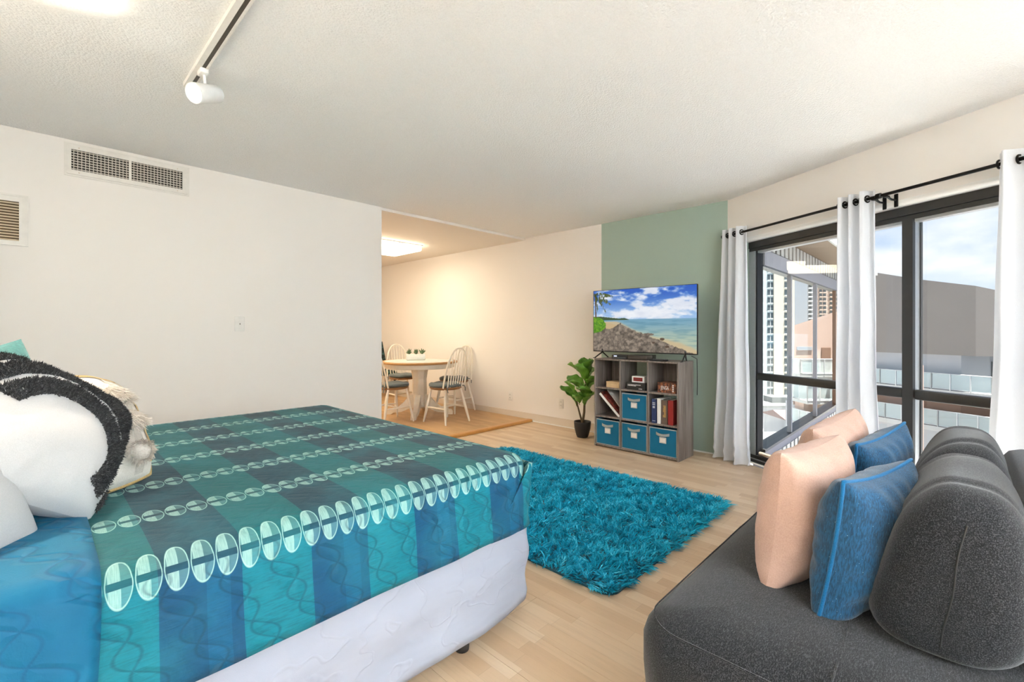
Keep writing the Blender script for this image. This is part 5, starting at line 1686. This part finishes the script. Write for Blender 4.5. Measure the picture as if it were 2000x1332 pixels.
for (va, vb, y_, ua, ub) in ((728, 700, -1.2, 1548, 1640), (776, 748, -2.4, 1546, 1640), (822, 796, -3.6, 1546, 1640)):
    MB().box(l45(ua), l45(ub), y_, 0.0, z45(va + 6), z45(va)).build('terrace', M_conc, pk)
    MB().box(l45(ua) + .3, l45(ub), y_ + 1.0, -0.02, z45(va + 44), z45(va + 6)).build('terrace_wall', M_pinkw if y_ < -2 else M_bwhite, pk)
    railing(pk, [(l45(ua), 0.0), (l45(ua), y_), (l45(ub), y_)], z45(va), (va - vb) * k45, 1.15, 0.04)
MB().box(l45(1552), l45(1560), -1.1, -0.6, z45(748), z45(728)).build('pillar', M_pinkw, pk)

# tan building with rounded roof line
tn = empty('tan_building', city(0, 0, -24), CA - PI / 2, 'large tan rendered building with a falling roof line and glass balconies', 'building')
ZG = 24
plan = [(28.3, 39.3), (28.96, 37.2), (30.0, 33.9), (31.0, 30.7), (32.5, 30.25), (34.5, 30.3), (40.0, 31.5)]
tops = [6.3, 6.0, 5.0, 4.2, 3.75, 3.1, 1.6]
def facade(off, zb, zt_list, back=2.0):
    mb = MB(); nn = len(plan)
    f_ = [(x, y + off) for x, y in plan]
    vs = [(x, y, zb + ZG) for x, y in f_] + [(x, y, z + ZG) for (x, y), z in zip(f_, zt_list)] + [(x + 1.5, y + back, zb + ZG) for x, y in f_] + [(x + 1.5, y + back, z + ZG) for (x, y), z in zip(f_, zt_list)]
    fs = []
    for i in range(nn - 1):
        fs += [(i, i + 1, nn + i + 1, nn + i), (nn + i, nn + i + 1, 3 * nn + i + 1, 3 * nn + i), (2 * nn + i, 3 * nn + i, 3 * nn + i + 1, 2 * nn + i + 1), (i, 2 * nn + i, 2 * nn + i + 1, i + 1)]
    fs += [(0, nn, 3 * nn, 2 * nn), (nn - 1, 3 * nn - 1, 4 * nn - 1, 2 * nn - 1)]
    return mb.add(vs, fs)
facade(0, -0.5, tops).build('upper_wall', M_tan, tn)
facade(1.0, -3.0, [-0.5] * 7).build('recessed_wall', M_bwhite, tn)
facade(-1.1, -3.3, [-2.95] * 7).build('balcony_slab', M_conc, tn)
facade(1.0, -5.6, [-3.3] * 7).build('recessed_wall', M_brown, tn)
facade(-1.6, -5.9, [-5.55] * 7).build('balcony_slab', M_conc, tn)
facade(1.0, -24, [-5.9] * 7).build('lower_wall', M_bwhite, tn)
railing(tn, [(x, y - 1.05) for x, y in plan], ZG - 2.95, 1.15, 1.05, 0.03)
railing(tn, [(x, y - 1.55) for x, y in plan], ZG - 5.55, 1.15, 1.05, 0.03)
for k in (2, 4): MB().box(plan[k][0] + .1, plan[k][0] + 1.0, plan[k][1] + 0.9, plan[k][1] + 1.05, ZG - 2.95, ZG - 0.9).build('door', M_darkr, tn)
MB().box(27.6, 28.15, 31.4, 31.9, 0, ZG - 1.15).build('pier', M_pinkw, tn)

# low roofs in the street below
def lowhouse(lat, dep, w_, d_, h_, pitch, mat, label):
    hroot = empty('low_building', city(lat, dep, -24), CA - PI / 2, label, 'building', 'low buildings in the street below')
    MB().box(0, w_, 0, d_, 0, h_).build('wall', M_bwhite, hroot)
    rf = MB()
    if pitch:
        rf.add([(-.4, -.4, h_), (w_ + .4, -.4, h_), (w_ + .4, d_ + .4, h_), (-.4, d_ + .4, h_), (-.4, d_ / 2, h_ + pitch), (w_ + .4, d_ / 2, h_ + pitch)], [(0, 1, 5, 4), (2, 3, 4, 5), (0, 4, 3), (1, 2, 5), (0, 3, 2, 1)])
    else:
        rf.box(-.3, w_ + .3, -.3, d_ + .3, h_, h_ + .5).box(w_ * .3, w_ * .6, d_ * .3, d_ * .6, h_ + .5, h_ + 2)
    rf.build('roof', mat, hroot)
    for k in range(max(2, int(w_ / 3))):
        x = 0.6 + k * (w_ - 1.2) / max(2, int(w_ / 3))
        MB().box(x, x + 1.6, -0.08, 0.02, h_ * .45, h_ * .75).build('window', M_darkr, hroot)
lowhouse(62, 118, 24, 14, 5.5, 0, M_roofg, 'flat roofed white building at the foot of the pale tower')
lowhouse(47, 88, 9, 8, 3.4, 1.6, M_roofg, 'small grey gabled house in the street below')
lowhouse(57.5, 96, 8, 9, 6.5, 1.4, plain('roof_rose', (0.16, 0.09, 0.08), .8, sc=1), 'small house with a rose coloured roof below the window')
lowhouse(53, 78, 12, 7, 2.6, 0, M_roofg, 'low white flat roofed shed nearest in the street')

# neighbouring glazed lanai running out beside the window
M_glass2 = glass_mat(0.08)
M_lpaint = plain('lanai_paint_grey', (0.272, 0.264, 0.288), .6)
M_ltick = plain('lanai_slot_white', (0.45, 0.44, 0.41), .6)
M_ltan = plain('lanai_soffit_tan', (0.20, 0.13, 0.075), .7)
ly = 1.23
la = empty('lanai_screen', (4.60, ly, 0), 0, 'grey framed glazed lanai wall standing outside beside the window', 'glazed screen')
LX = 4.7
MB().box(0, LX, 0, 0.10, -0.16, 0.10).build('sill_rail', M_lpaint, la)
MB().box(-0.02, LX, -0.01, 0.12, 0.10, 0.125).build('sill_cap', M_frame, la)
MB().box(0, LX, 0, 0.10, 1.80, 1.94).build('head_rail', M_lpaint, la)
MB().box(0, LX, 0.01, 0.09, 1.785, 1.80).build('head_stop', M_frame, la)
MB().box(0, LX, 0.02, 0.10, 1.94, 2.12).build('vent_strip', M_frame, la)
MB().box(0, LX, -0.35, 0.10, 2.12, 2.16).build('soffit', M_ltan, la)
MB().box(0, LX, -0.37, -0.35, 2.08, 2.24).build('fascia', M_ltick, la)
tk = MB().box(0, 0.10, 0.005, 0.02, 1.95, 2.11).mesh('vent_louver'); tk2 = MB().box(0, 0.10, -0.012, 0.0, -0.05, 0.03).mesh('sill_slot')
for k in range(28):
    link('vent_louver', tk, M_ltick, la, (0.10 + k * 0.16, 0, 0))
    link('sill_slot', tk2, M_ltick, la, (0.10 + k * 0.16, 0, 0))
for x, m_ in ((0.95, M_lpaint), (2.20, M_lpaint), (3.50, M_brown), (4.62, M_lpaint)):
    MB().box(x, x + 0.04, 0.0, 0.04, 0.125, 1.785).build('post', m_, la)
px = [0.0, 1.02, 2.27, 3.57, 4.69]
for a, b in zip(px[:-1], px[1:]):
    MB().box(a, b - 0.07, 0.045, 0.050, 0.125, 1.785).build('glass_panel', M_glass2, la)
fpoly = [W(0.17, -0.165, 0), W(1.5, -0.165, 0), Vector((6.4, 0.6, 0)), Vector((8.4, ly - .02, 0)), Vector((4.60, ly - .02, 0))]
o = MB().prism([(p.x, p.y) for p in fpoly], -0.16, -0.03).build('lanai_floor', plain('lanai_floor_grey', (0.12, 0.12, 0.14), .8, sc=3))
tag(o, 'grey balcony floor outside the window', 'floor', kind='structure')

lg_ = [W(1.5, -0.165, 0), W(5.1, -0.165, 0), W(5.1, -1.35, 0), W(1.5, -1.35, 0)]  # unseen reflector ledge, added to throw sunlight up onto the ceiling
o = MB().prism([(p.x, p.y) for p in lg_], -0.16, -0.03).build('bounce_ledge', plain('bounce_ledge_white', (0.82, 0.81, 0.79), .85, sc=2))
tag(o, 'unseen pale ledge added outside the window to bounce sunlight indoors', 'ledge', kind='structure')
